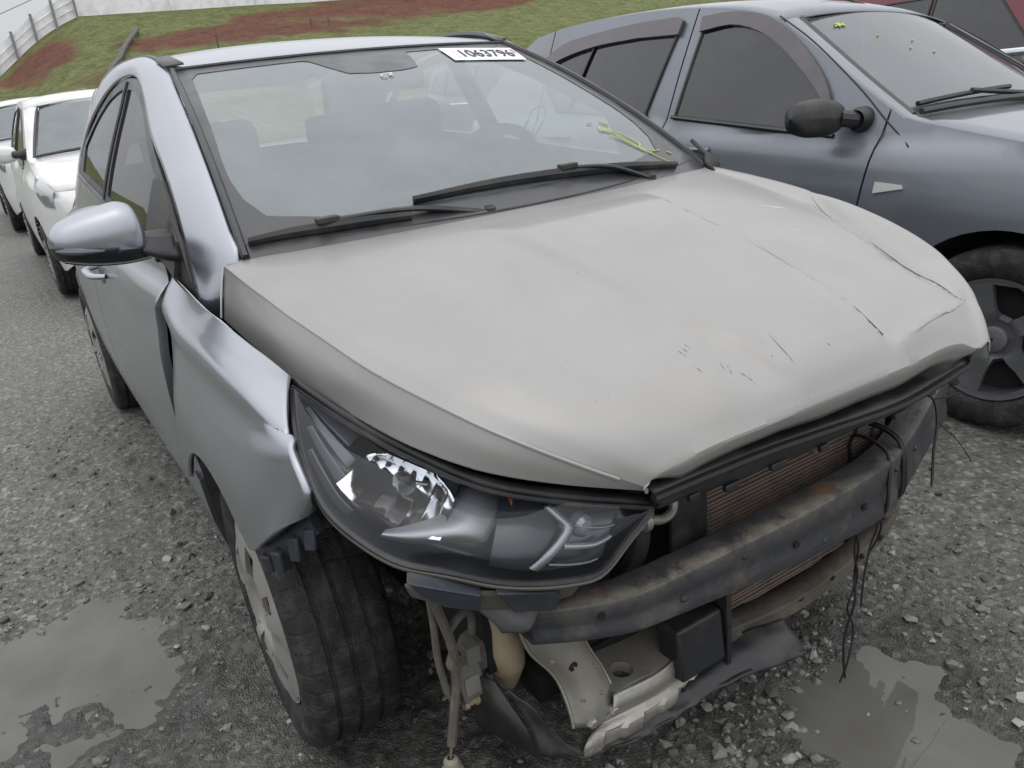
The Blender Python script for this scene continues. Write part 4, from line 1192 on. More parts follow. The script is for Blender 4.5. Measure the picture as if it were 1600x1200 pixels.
# --- door mirrors
def door_mirror(sd):
    e = empty('door_mirror', hero)
    # shell: rounded wedge, cross-sections from outer tip (y=.997) to the inner end
    secs = [(y, (zt + zb_) / 2, (zt - zb_) / 2, hx, xc) for y, zt, zb_, hx, xc in [(.999, 1.052, 1.038, .006, -.40), (.992, 1.070, 1.018, .030, -.405), (.975, 1.085, 1.004, .050, -.41), (.94, 1.097, .992, .062, -.415), (.89, 1.106, .983, .068, -.42), (.850, 1.110, .979, .068, -.425), (.828, 1.100, .979, .062, -.43), (.815, 1.065, .982, .050, -.44)]]
    n = 56
    def ring(y, zc, hz, hx, xc):
        out = []
        for k in range(n):
            a = 2 * math.pi * k / n
            cx, sz = math.cos(a), math.sin(a)
            cx = math.copysign(abs(cx) ** .8, cx); sz = math.copysign(abs(sz) ** .85, sz)
            out.append((xc + hx * cx, sd * y, zc + hz * sz))
        return out
    R = np.array([ring(*q) for q in secs])
    R = np.stack([cr(R[:, k], 60) for k in range(n)], 1)
    # painted cap = upper forward part, black lower part
    up = MB(); lo = MB()
    nu_ = R.shape[0]
    zl = pchip([.79, .82, .90, .97, 1.0], [1.008, 1.010, 1.020, 1.034, 1.042])
    F = grid_faces(nu_, n, closed_v=True)
    V = R.reshape(-1, 3)
    fu, fl = [], []
    for f in F:
        c = V[list(f)].mean(0)
        (fu if c[2] > float(zl(abs(c[1]))) else fl).append(f[::-1] if sd > 0 else f)
    mesh_obj('mirror_cap', V, fu, SILVER, e, thick=.004, offset=1)
    mesh_obj('mirror_base_shell', V, fl + [tuple(range(n)), tuple((nu_ - 1) * n + k for k in range(n))], BLACKP, e)
    # indicator strip on the outer lower front of the cap, dark join under the cap
    st = [(-.372 + .026 * math.sin(min(1, t * 1.6) * 1.57), sd * (.990 - .085 * t), 1.036 - .012 * t) for t in np.linspace(0, 1, 12)]
    MB().tube(st, [.002, .007, .008, .007, .005, .002], 8, smooth_n=20).build('mirror_indicator', INDIC, e)
    MB().tube([(-.368, sd * .980, 1.012), (-.350, sd * .93, 1.000), (-.350, sd * .87, .992), (-.375, sd * .818, .990)], .003, 6, smooth_n=16).build('mirror_seam', GLOSSB, e)
    # stalk to the sail panel
    arm = loft([[(-.40, sd * .83, 1.035), (-.41, sd * .79, 1.025), (-.43, sd * .752, 1.02)], [(-.37, sd * .83, 1.005), (-.375, sd * .79, .985), (-.385, sd * .752, .972)], [(-.41, sd * .83, .998), (-.43, sd * .79, .972), (-.44, sd * .752, .960)], [(-.45, sd * .83, 1.01), (-.48, sd * .79, .985), (-.50, sd * .752, .985)], [(-.45, sd * .83, 1.035), (-.48, sd * .79, 1.03), (-.50, sd * .752, 1.025)], [(-.40, sd * .83, 1.035), (-.41, sd * .79, 1.025), (-.43, sd * .752, 1.02)]], 8, 30)
    grid_obj('mirror_arm', arm, BLACKP, e, flip=(sd < 0))
    gl = [(.80 + .09 + .075 * math.cos(a), 1.058 + .045 * math.sin(a)) for a in np.linspace(0, 2 * math.pi, 20, endpoint=False)]
    panel('mirror_glass', gl, lambda a, b: (-.492, sd * a, b), CHROME, e, res=.04, flange=0, inward=(1, 0, 0))
door_mirror(-1)      # the left one is gone

# --- wheels
wheel(hero, (0, -.742, .298), -1, R=.302, steer=-2.0, spin=.35)
wheel(hero, (0, .742, .298), 1, R=.302, steer=-2.0)
wheel(hero, (-2.53, -.742, .300), -1, R=.302, spin=.9)
wheel(hero, (-2.53, .742, .300), 1, R=.302)

# --- cabin
MB().box((-.62, 0, .30), (.02, 1.36, .9)).box((-1.7, 0, .24), (2.7, 1.40, .03)).build('floor_pan', DARKIN, hero)
dash = loft([[(-.24, y, .94) for y in np.linspace(-.64, .64, 9)], [(-.42, y, .965 + .015 * math.exp(-((y - .36) / .16) ** 2)) for y in np.linspace(-.66, .66, 9)], [(-.60, y, .955 + .03 * math.exp(-((y - .36) / .16) ** 2)) for y in np.linspace(-.68, .68, 9)], [(-.70, y, .90) for y in np.linspace(-.68, .68, 9)], [(-.68, y, .55) for y in np.linspace(-.66, .66, 9)]], 9, 20)
grid_obj('dashboard', dash, mat_cache('dash_black', (.004, .004, .0045), 1.0, spec=0.0), hero)
sw = empty('steering_wheel', hero, (-.83, .32, .955), (0, rad(-64), 0))
MB().tube([(.185 * math.cos(t), .185 * math.sin(t), 0) for t in np.linspace(0, 2 * math.pi, 40)], .018, 8, cap=False).build('steering_rim', DARKIN, sw)
MB().lathe([(-.03, .06), (.02, .065), (.035, .05), (.04, .001)], 20, axis='z').box((.1, 0, 0), (.16, .04, .02)).box((-.0, .1, 0), (.05, .17, .02)).box((0, -.1, 0), (.05, .17, .02)).build('steering_hub', DARKIN, sw)
def seat(x, y, w):
    e = empty('seat', hero, (x, y, 0))
    G = loft([[(-.02, -w * .46, .45), (-.12, -w * .5, .75), (-.22, -w * .40, 1.02)], [(.05, -w * .40, .45), (-.03, -w * .42, .75), (-.14, -w * .34, 1.04)], [(.03, 0, .45), (-.06, 0, .75), (-.155, 0, 1.06)], [(.05, w * .40, .45), (-.03, w * .42, .75), (-.14, w * .34, 1.04)], [(-.02, w * .46, .45), (-.12, w * .5, .75), (-.22, w * .40, 1.02)]], 14, 16)
    grid_obj('seat_back', G, SEATM, e, thick=.10)
    MB().box((.24, 0, .44), (.52, w * .95, .16)).build('seat_cushion', SEATM, e, bevel=.05)
    MB().box((-.20, 0, 1.14), (.10, .26, .17)).build('head_rest', SEATM, e, bevel=.04)
seat(-1.25, -.36, .50); seat(-1.25, .36, .50)
e = empty('rear_seat', hero, (-2.15, 0, 0))
MB().box((-.1, 0, .75), (.14, 1.2, .6)).build('seat_back', SEATM, e, bevel=.04)
for y in (-.36, .36):
    MB().box((-.12, y, 1.12), (.10, .24, .13)).build('head_rest', SEATM, e, bevel=.03)
MB().box((-.86, .02, 1.30), (.03, .24, .07)).build('rear_view_mirror', DARKIN, hero, bevel=.02)
cross([(-1.02, 1.375), (-1.6, 1.425), (-2.3, 1.41), (-2.9, 1.34)], [.53, .53, .52, .48], 0, 'headliner', mat_cache('headliner_grey', (.22, .22, .215), .95))
for sd in (-1, 1):     # inner door cards and pillar trims
    panel('door_card', [(-.55, .32), (-.55, .93), (-1.4, 1.01), (-2.2, 1.06), (-2.2, .32)], side_fn(sd, -.05), DARKIN, hero, res=.1, flange=0)
    MB().tube([(-1.46, sd * (S(-1.46, z) - .03), z) for z in np.linspace(1.0, 1.38, 8)], .035, 8, flat=.5).build('pillar_trim_inner', mat_cache('pillar_grey', (.16, .16, .16), .8), hero)
# ------------------------------------------------------------------ right headlight
HT = cr([(.229, -.742, .832), (.34, -.70, .789), (.46, -.65, .752), (.56, -.58, .71), (.625, -.488, .68), (.665, -.349, .632)], 61)
HB = cr([(.229, -.742, .830), (.356, -.785, .800), (.424, -.798, .765), (.482, -.798, .726), (.535, -.777, .694), (.575, -.742, .662), (.614, -.685, .639), (.645, -.615, .605), (.668, -.50, .57), (.67, -.46, .566), (.67, -.40, .603), (.665, -.349, .630)], 61)
_t = np.linspace(0, 1, 61)
HM = HT * .46 + HB * .54 + np.array([.78, -.55, .02]) * (.042 * np.sin(np.pi * _t)[:, None])
HLG = np.stack([cr([HT[i], HM[i], HB[i]], 41) for i in range(61)], 0)
INW = np.array([-.80, .42, -.42]); INW /= np.linalg.norm(INW)
def HL(a, b, d=0.0):
    a = min(max(a, 0), 1) * 60; b = min(max(b, 0), 1) * 40
    i, j = min(int(a), 59), min(int(b), 39)
    u, v = a - i, b - j
    p = HLG[i, j] * (1 - u) * (1 - v) + HLG[i + 1, j] * u * (1 - v) + HLG[i, j + 1] * (1 - u) * v + HLG[i + 1, j + 1] * u * v
    return p + INW * d
lamp = empty('headlight', hero)
grid_obj('lens', HLG, LENS, lamp)
# rim: grey gasket all round the lens, body shell behind it
rim = [HL(t, 0) for t in np.linspace(0, 1, 50)] + [HL(t, 1) for t in np.linspace(1, 0, 60)]
MB().tube([tuple(p + INW * .006) for p in rim], .0055, 6).build('lens_rim', BLACKP, lamp)
MB().tube([tuple(p + INW * .004 + np.array([0, 0, -.006])) for p in rim[50:]], .004, 6).build('lamp_flange', mat_cache('muddy_grey_plastic', (.11, .10, .088), .8), lamp)
def hl_depth(a, b):
    e = min(a / .10, (1 - a) / .06, b / .10, (1 - b) / .10, 1.0)
    return .010 + .075 * max(0, e) ** .7
shell = np.array([[HL(a, b, hl_depth(a, b) + .022) for b in np.linspace(0, 1, 24)] for a in np.linspace(0, 1, 50)])
grid_obj('lamp_housing', shell, LAMPBLK, lamp)
# side bezel steps towards the fender: pale grey fins
for k, (a0, a1, b0, b1) in enumerate([(.03, .24, .08, .42), (.08, .28, .46, .66), (.14, .31, .70, .84), (.20, .36, .87, .97)]):
    G = np.array([[HL(a, b0 + (b1 - b0) * v, .018 + .030 * u + .012 * v) for v in np.linspace(0, 1, 8)] for u, a in zip(np.linspace(0, 1, 12), np.linspace(a0, a1, 12))])
    grid_obj('bezel_fin', G, LAMPGRY, lamp, thick=.003)
# main reflector: fluted bowl
def bowl(a, b):
    ca, cb = .415, .45
    r = math.hypot((a - ca) / .125, (b - cb) / .42)
    fl = .0022 * abs(math.sin((a - .28) * 95))
    return HL(a, b, .090 - .055 * min(1, r) ** 2 + fl)
BG = np.array([[bowl(.295 + .235 * u, .12 + .70 * v - .08 * u) for v in np.linspace(0, 1, 22)] for u in np.linspace(0, 1, 90)])
grid_obj('reflector', BG, CHROME, lamp)
MB().lathe([(-.012, .012), (.0, .017), (.018, .016), (.022, .010), (.022, .001)], 18, axis='x', c=tuple(HL(.405, .34, .055))).build('bulb_shield', LAMPBLK, lamp)
MB().tube([tuple(HL(.40, .22, .05)), tuple(HL(.43, .27, .045)), tuple(HL(.46, .22, .045))], .0035, 6, smooth_n=10).build('bulb_clip', CHROME, lamp)
# satin surround right of and below the bowl
SG = []
for u in np.linspace(0, 1, 30):
    a_in = np.interp(u, [0, .5, 1], [.535, .525, .43]); b_in = np.interp(u, [0, .5, 1], [.08, .45, .84])
    a_o = np.interp(u, [0, .35, .6, 1], [.635, .640, .615, .43]); b_o = np.interp(u, [0, .35, .6, 1], [.03, .28, .66, .93])
    SG.append([HL(a_in * (1 - v) + a_o * v, b_in * (1 - v) + b_o * v, .055 - .020 * math.sin(v * 3.14)) for v in np.linspace(0, 1, 10)])
grid_obj('reflector_surround', np.array(SG), mat_cache('satin_chrome', (.30, .31, .32), .42, metal=.8), lamp)
# dark gloss block and amber glow of the indicator bulb cover
grid_obj('bezel_block', np.array([[HL(.63 + .13 * u + .03 * v * 0, .06 + .80 * v, .040 - .010 * math.sin(u * 3.1)) for v in np.linspace(0, 1, 12)] for u in np.linspace(0, 1, 10)]), LAMPBLK, lamp)
panel('amber_cover', [(.645, .05), (.735, .09), (.725, .20), (.66, .17)], lambda a, b: tuple(HL(a, b, .034)), AMBER, lamp, res=.05, flange=0, inward=tuple(INW))
# indicator: chevron strip, ribbed bar and facets
def strip(name, ab, w, d, m, ribs=0):
    P = cr([(a, b) for a, b in ab], 40)
    T = np.gradient(P * np.array([.62, .16]), axis=0); T /= np.linalg.norm(T, axis=1)[:, None]
    Nn = np.stack([-T[:, 1] / .62, T[:, 0] / .16], 1)
    G = np.array([[HL(*(p + q * w * v), d - .006 * math.cos(v * 1.5) - (.0025 * (k % 2) if ribs else 0)) for v in np.linspace(-1, 1, 6)] for k, (p, q) in enumerate(zip(P, Nn))])
    grid_obj(name, G, m, lamp, thick=.002)
CRYS = mat_cache('lamp_crystal', (.28, .295, .31), .2, metal=.5)
strip('indicator_strip', [(.735, .07), (.765, .20), (.785, .30), (.775, .45), (.745, .66), (.715, .84)], .0075, .030, CRYS, ribs=1)
strip('indicator_bar', [(.775, .55), (.83, .555), (.885, .57)], .008, .030, CRYS, ribs=1)
strip('indicator_bar', [(.80, .30), (.85, .34), (.90, .42)], .0045, .036, CRYS)
strip('indicator_bar', [(.745, .78), (.80, .80), (.85, .80)], .004, .036, CRYS)
grid_obj('indicator_well', np.array([[HL(.775 + .14 * u - .05 * v, .16 + .70 * v, .050) for v in np.linspace(0, 1, 8)] for u in np.linspace(0, 1, 8)]), mat_cache('lamp_smoke', (.10, .105, .115), .2, metal=.5), lamp)
MB().lathe([(-.01, .020), (.006, .018), (.012, .012), (.014, .001)], 16, axis='x', c=tuple(HL(.82, .30, .045))).build('indicator_bulb', CRYS, lamp)

# ------------------------------------------------------------------ what the missing bumper lays bare
# engine bay: dark walls and a lump of engine behind the condenser
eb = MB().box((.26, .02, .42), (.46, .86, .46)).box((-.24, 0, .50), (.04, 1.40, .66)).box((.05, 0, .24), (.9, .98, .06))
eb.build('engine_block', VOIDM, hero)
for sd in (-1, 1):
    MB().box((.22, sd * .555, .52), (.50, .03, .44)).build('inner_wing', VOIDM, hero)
# black seal and lock panel below the hood lip
st_ = [(.690, -.372, .675), (.695, -.268, .676), (.700, -.128, .673), (.712, .02, .668), (.724, .189, .662), (.717, .33, .664), (.700, .44, .660)]
sb_ = [(.674, -.348, .634), (.678, -.237, .630), (.683, -.104, .626), (.694, .05, .628), (.704, .20, .632), (.697, .33, .637), (.685, .44, .638)]
off = lambda L, dx, dz: [(x + dx, y, z + dz) for x, y, z in L]
lock = loft([off(st_, -.16, .03), off(st_, -.03, .006), st_, [tuple((np.array(a) + np.array(b)) / 2 + np.array([.006, 0, 0])) for a, b in zip(st_, sb_)], sb_, off(sb_, -.03, .004)], 60, 20)
rs2 = np.random.RandomState(8)
lock[:, 12:18, 2] += np.interp(np.arange(60), np.linspace(0, 59, 22), rs2.uniform(-.003, .004, 22))[:, None]
grid_obj('lock_panel', lock, BLACKP, hero, thick=.004, flip=True)
MB().tube([tuple(np.array(p) + np.array([.004, 0, -.006])) for p in st_], .008, 8, smooth_n=50).build('hood_seal', WIREB, hero)
# strip between headlight and hood
gap = loft([[tuple(HL(t, 0) + np.array([-.015, .010, .014])) for t in np.linspace(.0, 1, 14)], [tuple(HL(t, 0) + np.array([-.004, .004, .004])) for t in np.linspace(.0, 1, 14)], [tuple(HL(t, 0) + np.array([-.05, .04, -.03])) for t in np.linspace(.0, 1, 14)]], 40, 12)
grid_obj('lamp_top_seal', gap, BLACKP, hero, thick=.003)

# crash beam
by = [-.548, -.53, -.46, -.385, -.29, -.20, -.10, 0, .10, .20, .29, .36, .43, .50, .57, .62]
bx = pchip([-.56, -.46, -.385, -.2, 0, .2, .29, .36, .47, .56, .72], [.586, .642, .668, .677, .682, .675, .662, .643, .608, .578, .525])
bb = pchip([-.56, -.39, -.09, .06, .25, .64], [.430, .422, .396, .386, .372, .40])
bt = pchip([-.56, -.1, .3, .45, .55, .72], [.494, .493, .491, .497, .510, .530])
BP = []
for y in np.linspace(-.548, .70, 70):
    x, b, t = float(bx(y)), float(bb(y)), float(bt(y))
    h = t - b
    BP.append([(x - .060, y, t - .006), (x - .058, y, t - .001), (x - .045, y, t), (x - .030, y, t), (x - .018, y, t), (x - .006, y, t), (x - .001, y, t - .002), (x + .001, y, t - .006), (x + .001, y, b + h * .60), (x - .001, y, b + h * .50), (x - .001, y, b + h * .38), (x + .003, y, b + h * .26), (x + .004, y, b + h * .09), (x + .002, y, b + .002), (x - .004, y, b), (x - .060, y, b + .003)])
BP = np.array(BP)
beam = grid_obj('crash_beam', BP, BEAMMUD, hero, thick=.006, flip=False, sharp=28)
_m = np.tile(np.array([0, .05, .12, .35, .9, 1.0, .8, .25] + [.05] * 8), (70, 1)) * np.interp(np.linspace(-.548, .70, 70), [-.55, -.3, .0, .25, .4, .7], [.6, 1.0, 1.0, .8, .35, .3])[:, None]
beam.data.attributes.new('mud', 'FLOAT', 'POINT').data.foreach_set('value', _m.astype(np.float32).ravel())
for y, z in ((.178, .430), (-.028, .437), (-.45, .47)):
    x = float(bx(y)) + .0045
    MB().lathe([(0, .0075), (.0025, .0075), (.0025, .001)], 14, axis='x', c=(x - .003, y, z)).build('bolt_hole', VOIDM, beam)
for sd, y in ((-1, -.49), (1, .56)):       # crash cans to the frame rails
    MB().box((float(bx(y)) - .16, y + .02 * sd * 0, .455), (.16, .09, .09)).build('crash_can', BEAMP, hero, bevel=.006)
# condenser in front of the radiator
cond = empty('condenser', hero)
MB().box((.535, .125, .42), (.02, .50, .44)).build('condenser_core', FIND, cond)
fins = MB()
for k in range(49):
    fins.box((.547, .125, .210 + k * .0087), (.010 + .003 * (k % 3 == 0), .50, .0038))
kind(fins.build('condenser_fins', FINM, cond, smooth=False), 'stuff')
MB().box((.548, .393, .42), (.03, .036, .46)).build('condenser_tank', DIRTYST, cond, bevel=.006)
MB().box((.548, -.140, .42), (.03, .030, .46)).build('condenser_tank', FIND, cond, bevel=.006)
MB().box((.575, -.190, .515), (.012, .085, .17)).build('air_guide', BLACKP, hero, bevel=.003)
MB().tube([(.60, -.335, .565), (.598, -.30, .560), (.592, -.262, .545), (.585, -.236, .548), (.575, -.222, .575), (.555, -.21, .60)], .0085, 10, smooth_n=24).build('coolant_pipe', STEEL, hero)
MB().lathe([(-.022, .016), (-.012, .017), (-.008, .013), (.004, .013), (.006, .018), (.018, .018), (.02, .009)], 14, axis='y', c=(.60, -.325, .564)).build('pipe_fitting', STEEL, hero)
# lower rail under the condenser, bracket plate, cross member with its hole
lrp = cr([(.592, -.13, .240), (.597, .12, .222), (.577, .42, .258), (.552, .50, .280)], 30)
lr = np.array([[p + np.array(o) for o in ((-.05, 0, .0), (-.006, 0, .0), (.004, 0, -.002), (.005, 0, -.008), (.000, 0, -.010), (.000, 0, -.022), (.006, 0, -.024), (.005, 0, -.034), (-.012, 0, -.036))] for p in lrp])
grid_obj('lower_rail', lr, DIRTYST, hero, thick=.005, flip=False, sharp=30)
MB().box((.555, .425, .315), (.05, .035, .10)).box((.575, .425, .352), (.05, .05, .008)).build('rail_bracket', DIRTYST, hero, bevel=.003)
plate = loft([[(.545, -.552, .478), (.552, -.536, .390), (.558, -.489, .305), (.585, -.484, .242), (.592, -.486, .222)], [(.575, -.515, .478), (.582, -.500, .380), (.588, -.462, .300), (.606, -.452, .238), (.608, -.452, .215)], [(.570, -.470, .470), (.578, -.450, .365), (.584, -.418, .285), (.600, -.412, .230), (.602, -.412, .208)], [(.550, -.440, .470), (.560, -.424, .355), (.566, -.392, .275), (.588, -.386, .226), (.590, -.386, .204)]], 26, 18)
pl = grid_obj('rail_end_plate', plate, STEEL, hero, thick=.004, flip=True)
MB().lathe([(0, .009), (.003, .009), (.003, .001)], 12, axis='x', c=(.583, -.470, .340)).build('slot_hole', VOIDM, pl)
for (x, y, z) in ((.604, -.405, .222), (.606, -.455, .225)):
    MB().lathe([(-.004, .012), (.004, .011), (.008, .007), (.009, .001)], 6, axis='x', c=(x, y, z)).build('bolt', STEEL, pl)
def xm_top(a, b):
    return (a, b, .246 + .02 * (.60 - a) + .010 * math.exp(-((b + .36) / .05) ** 2))
hole = [(.566 + .021 * math.cos(t), -.352 + .021 * math.sin(t)) for t in np.linspace(0, 2 * math.pi, 20, endpoint=False)]
xm = panel('cross_member', [(.60, -.395), (.602, -.30), (.590, -.24), (.57, -.18), (.55, -.10), (.50, .40), (.42, .40), (.42, -.42), (.52, -.42)], xm_top, STEEL, hero, holes=[hole], res=.025, flange=.02, inward=(0, 0, -1))
fr = loft([[(.598, -.40, .250), (.603, -.30, .246), (.592, -.24, .246), (.572, -.18, .246), (.552, -.10, .247)], [(.606, -.41, .232), (.611, -.31, .228), (.600, -.25, .226), (.580, -.18, .226), (.560, -.10, .226)], [(.600, -.43, .208), (.606, -.33, .206), (.602, -.26, .202), (.588, -.19, .200), (.565, -.10, .200)], [(.614, -.48, .196), (.620, -.38, .190), (.616, -.28, .186), (.600, -.20, .185), (.575, -.10, .185)], [(.612, -.485, .172), (.618, -.38, .168), (.614, -.28, .170), (.598, -.20, .170), (.575, -.10, .172)]], 36, 22)
fr[:, 16:, 0] += (.003 * np.sign(np.sin(np.arange(36) * .8)))[:, None]
grid_obj('cross_member_face', fr, STEEL, xm, thick=.004, flip=True, sharp=22)
for y in (-.45, -.34, -.25):
    MB().lathe([(0, .004), (.004, .004), (.004, .001)], 10, axis='x', c=(.614, y, .185)).build('rivet_hole', VOIDM, xm)
MB().lathe([(0, .011), (.006, .010), (.009, .005), (.009, .001)], 6, axis='x', c=(.613, -.470, .182)).build('bolt', STEEL, xm)
MB().tube([(.50, -.36, .335), (.52, -.24, .345)], .034, 18, smooth_n=6).build('dryer_canister', mat_cache('grey_aluminium', (.13, .12, .11), .5, metal=.5), hero)
MB().tube([(.530 + .034 * math.cos(t) * .6, -.268, .341 + .037 * math.sin(t)) for t in np.linspace(-1.7, 1.7, 12)], .004, 6, flat=2.5).build('canister_strap', mat_cache('pale_strap', (.42, .39, .33), .7), hero)
MB().tube([(.56, -.20, .40), (.585, -.165, .365), (.59, -.150, .335), (.578, -.135, .315), (.56, -.14, .31)], .007, 8, smooth_n=20).build('drain_hose', MUDWIRE, hero)
MB().box((.592, -.205, .262), (.06, .112, .108), Matrix.Rotation(rad(-6), 3, 'Y')).build('air_duct', BLACKP, hero, bevel=.006)
MB().box((.600, -.138, .285), (.05, .012, .20)).build('air_guide', BLACKP, hero, bevel=.002)
# torn black undertray along the bottom
ut = loft([[(.555, -.585, .335), (.575, -.565, .268), (.600, -.560, .215)], [(.585, -.55, .285), (.600, -.530, .235), (.612, -.515, .192)], [(.600, -.50, .20), (.612, -.49, .182), (.620, -.472, .172)], [(.605, -.40, .175), (.620, -.39, .165), (.632, -.372, .160)], [(.600, -.28, .185), (.622, -.28, .175), (.640, -.275, .165)], [(.590, -.15, .200), (.620, -.155, .190), (.648, -.16, .170)], [(.60, -.05, .215), (.635, -.05, .200), (.668, -.045, .168)], [(.62, .02, .215), (.650, .02, .195), (.675, .015, .160)]], 14, 60)
_w = np.interp(np.arange(60), np.linspace(0, 59, 17), rs2.uniform(-.008, .010, 17)); _w[46:] *= 1.6
ut += np.stack([np.interp(np.arange(60), np.linspace(0, 59, 30), rs2.uniform(-.004, .004, 30))[None, :] * np.sin(np.linspace(0, 5, 14) + k)[:, None] for k in range(3)], -1)
ut[-1, :, 2] += _w; ut[-2, :, 2] += _w * .5; ut[-1, :, 0] += _w * .4
grid_obj('undertray', ut, BLACKP, hero, thick=.004, flip=True, sharp=20)
MB().add([(.52, -.585, .33), (.575, -.568, .262), (.60, -.562, .21), (.46, -.60, .20), (.44, -.60, .31)], [(0, 1, 2, 3, 4)]).build('undertray_side', BLACKP, hero, thick=.004)
# bumper carriers below the lamp
def slab(nm, P, d, m):
    P = [np.array(p) for p in P]; k = len(P); d = np.array(d)
    MB().add(P + [p + d for p in P], [tuple(range(k))[::-1], tuple(range(k, 2 * k))] + [(i, (i + 1) % k, k + (i + 1) % k, k + i) for i in range(k)]).build(nm, m, hero, smooth=False, bevel=.003)
slab('bumper_carrier', [(.612, -.748, .650), (.632, -.702, .626), (.642, -.652, .600), (.632, -.650, .566), (.622, -.700, .592), (.612, -.728, .618)], (-.022, .012, .004), BEAMP)
slab('bumper_carrier', [(.650, -.632, .598), (.658, -.585, .578), (.656, -.540, .562), (.650, -.522, .540), (.642, -.532, .516), (.640, -.602, .546)], (-.024, .010, .004), BEAMP)
web = loft([[(.575, -.735, .625), (.60, -.70, .615), (.625, -.64, .595), (.640, -.56, .568), (.640, -.48, .545)], [(.56, -.72, .59), (.58, -.69, .575), (.60, -.63, .548), (.61, -.56, .525), (.61, -.48, .505)], [(.50, -.66, .55), (.51, -.63, .53), (.53, -.59, .500), (.55, -.54, .48), (.55, -.47, .47)]], 20, 12)
grid_obj('lamp_carrier', web, mat_cache('muddy_grey_plastic', (.11, .10, .088), .8), hero, thick=.004, flip=True)
foil = loft([[(.56, -.635, .535), (.585, -.61, .50), (.58, -.595, .470)], [(.60, -.60, .530), (.615, -.575, .495), (.605, -.560, .470)], [(.585, -.555, .525), (.60, -.535, .500), (.59, -.530, .478)]], 8, 8)
grid_obj('bent_bracket', foil, GREYPL, hero, thick=.003, flip=True)
# bracket that held the bumper to the right fender
bk = [(.262, -.850, .572), (.300, -.842, .592), (.335, -.828, .615), (.370, -.815, .642), (.405, -.795, .672)]
MB().tube(bk, .010, 6, smooth_n=14, flat=1.9).build('fender_bracket', BEAMP, hero)
for k, (t, w_, h_, tw_) in enumerate(((.10, .020, .034, 40), (.38, .030, .040, 30), (.68, .026, .042, 38), (.90, .018, .036, 46))):
    p = np.array(cr(bk, 40)[int(t * 39)])
    MB().box(tuple(p + np.array([.010, -.004, -.010 - .003 * (k % 2)])), (.020, w_, h_), Matrix.Rotation(rad(tw_), 3, 'Z') @ Matrix.Rotation(rad(10 - 7 * k), 3, 'X')).build('bracket_tab', BEAMP, hero, bevel=.004)
# washer bottle, pump, looms, control box, dangling socket
MB().tube([(.46, -.545, .44), (.455, -.535, .38), (.45, -.525, .31), (.447, -.522, .262), (.446, -.522, .240)], [.020, .024, .036, .036, .016], 16, smooth_n=24).build('washer_bottle', BEIGE, hero)
MB().lathe([(-.03, .004), (-.03, .026), (.02, .030), (.026, .024), (.028, .001)], 20, axis='x', c=(.44, -.572, .338)).build('horn', mat_cache('muddy_grey_plastic', (.11, .10, .088), .8), hero)
loom = lambda nm, P, r, m=MUDWIRE, n=40: MB().tube(P, r, 8, smooth_n=n).build(nm, m, hero)
loom('wiring_loom', [(.50, -.672, .53), (.495, -.670, .47), (.485, -.668, .41), (.478, -.662, .355), (.47, -.650, .300), (.465, -.625, .270), (.46, -.595, .262), (.455, -.568, .275), (.45, -.552, .315), (.45, -.548, .36), (.45, -.55, .40)], .0065)
loom('wiring_loom', [(.52, -.672, .53), (.510, -.658, .475), (.505, -.650, .44), (.50, -.645, .40), (.485, -.640, .365), (.480, -.642, .32), (.482, -.655, .265), (.485, -.668, .215)], .0085)
loom('wiring_loom', [(.505, -.652, .455), (.50, -.628, .468), (.49, -.606, .466), (.482, -.596, .445), (.48, -.598, .412)], .007)
loom('wiring_loom', [(.485, -.668, .215), (.488, -.672, .205), (.490, -.676, .190)], .0025)
loom('torn_tape', [(.497, -.648, .41), (.50, -.652, .385), (.495, -.640, .375), (.49, -.625, .378)], [.004, .009, .006, .001])
MB().box((.468, -.612, .318), (.030, .046, .078), Matrix.Rotation(rad(8), 3, 'X')).build('control_box', mat_cache('dusty_grey', (.13, .125, .115), .85), hero, bevel=.003)
MB().box((.480, -.605, .374), (.024, .026, .034)).build('connector', mat_cache('dusty_grey', (.13, .125, .115), .85), hero, bevel=.002)
MB().box((.485, -.612, .312), (.002, .028, .036)).build('printed_label', mat_cache('faded_label', (.20, .19, .17), .8), hero)
MB().lathe([(-.018, .012), (-.010, .014), (-.008, .011), (.004, .011), (.006, .015), (.016, .013)], 14, axis='y', c=(.462, -.608, .264)).build('loom_clip', BEIGE, hero)
so = MB().lathe([(.045, .006), (.04, .013), (.022, .015), (.018, .020), (.004, .021), (.0, .018), (-.02, .017), (-.024, .012), (-.024, .001)], 18, axis='z', c=(.490, -.676, .150))
so.build('bulb_socket', mat_cache('dusty_socket', (.28, .25, .20), .8), hero)
# wires tied round and hanging from the beam's left end
def ring(y, r=.0035, dx=0.0):
    x, b, t = float(bx(y)), float(bb(y)), float(bt(y))
    return [(x - .09, y + .02, b - .004), (x - .10, y + .02, t + .015), (x - .06, y + .015, t + .022), (x - .01, y + .005, t + .008), (x + .008, y - .004 + dx, (t + b) / 2 + .01), (x + .006, y - .01 + dx, b + .01), (x - .02, y - .01 + dx, b - .010)]
for y, dx in ((.335, 0), (.345, .004), (.275, -.01)):
    loom('tie_wire', ring(y, dx=dx), .0038, WIREB, 30)
loom('hanging_wire', [(.655, .185, .378), (.662, .190, .33), (.655, .194, .26), (.665, .185, .20), (.66, .165, .12), (.665, .158, .07), (.67, .160, .02)], .0026, WIREB)
loom('hanging_wire', [(.655, .192, .378), (.658, .185, .31), (.66, .196, .25), (.655, .176, .18), (.66, .192, .13), (.668, .17, .06), (.665, .15, .01)], .0022, WIREB)
loom('hanging_wire', [(.645, .255, .385), (.655, .26, .345), (.65, .25, .30), (.655, .225, .22), (.66, .215, .17)], .0022, WIREB)
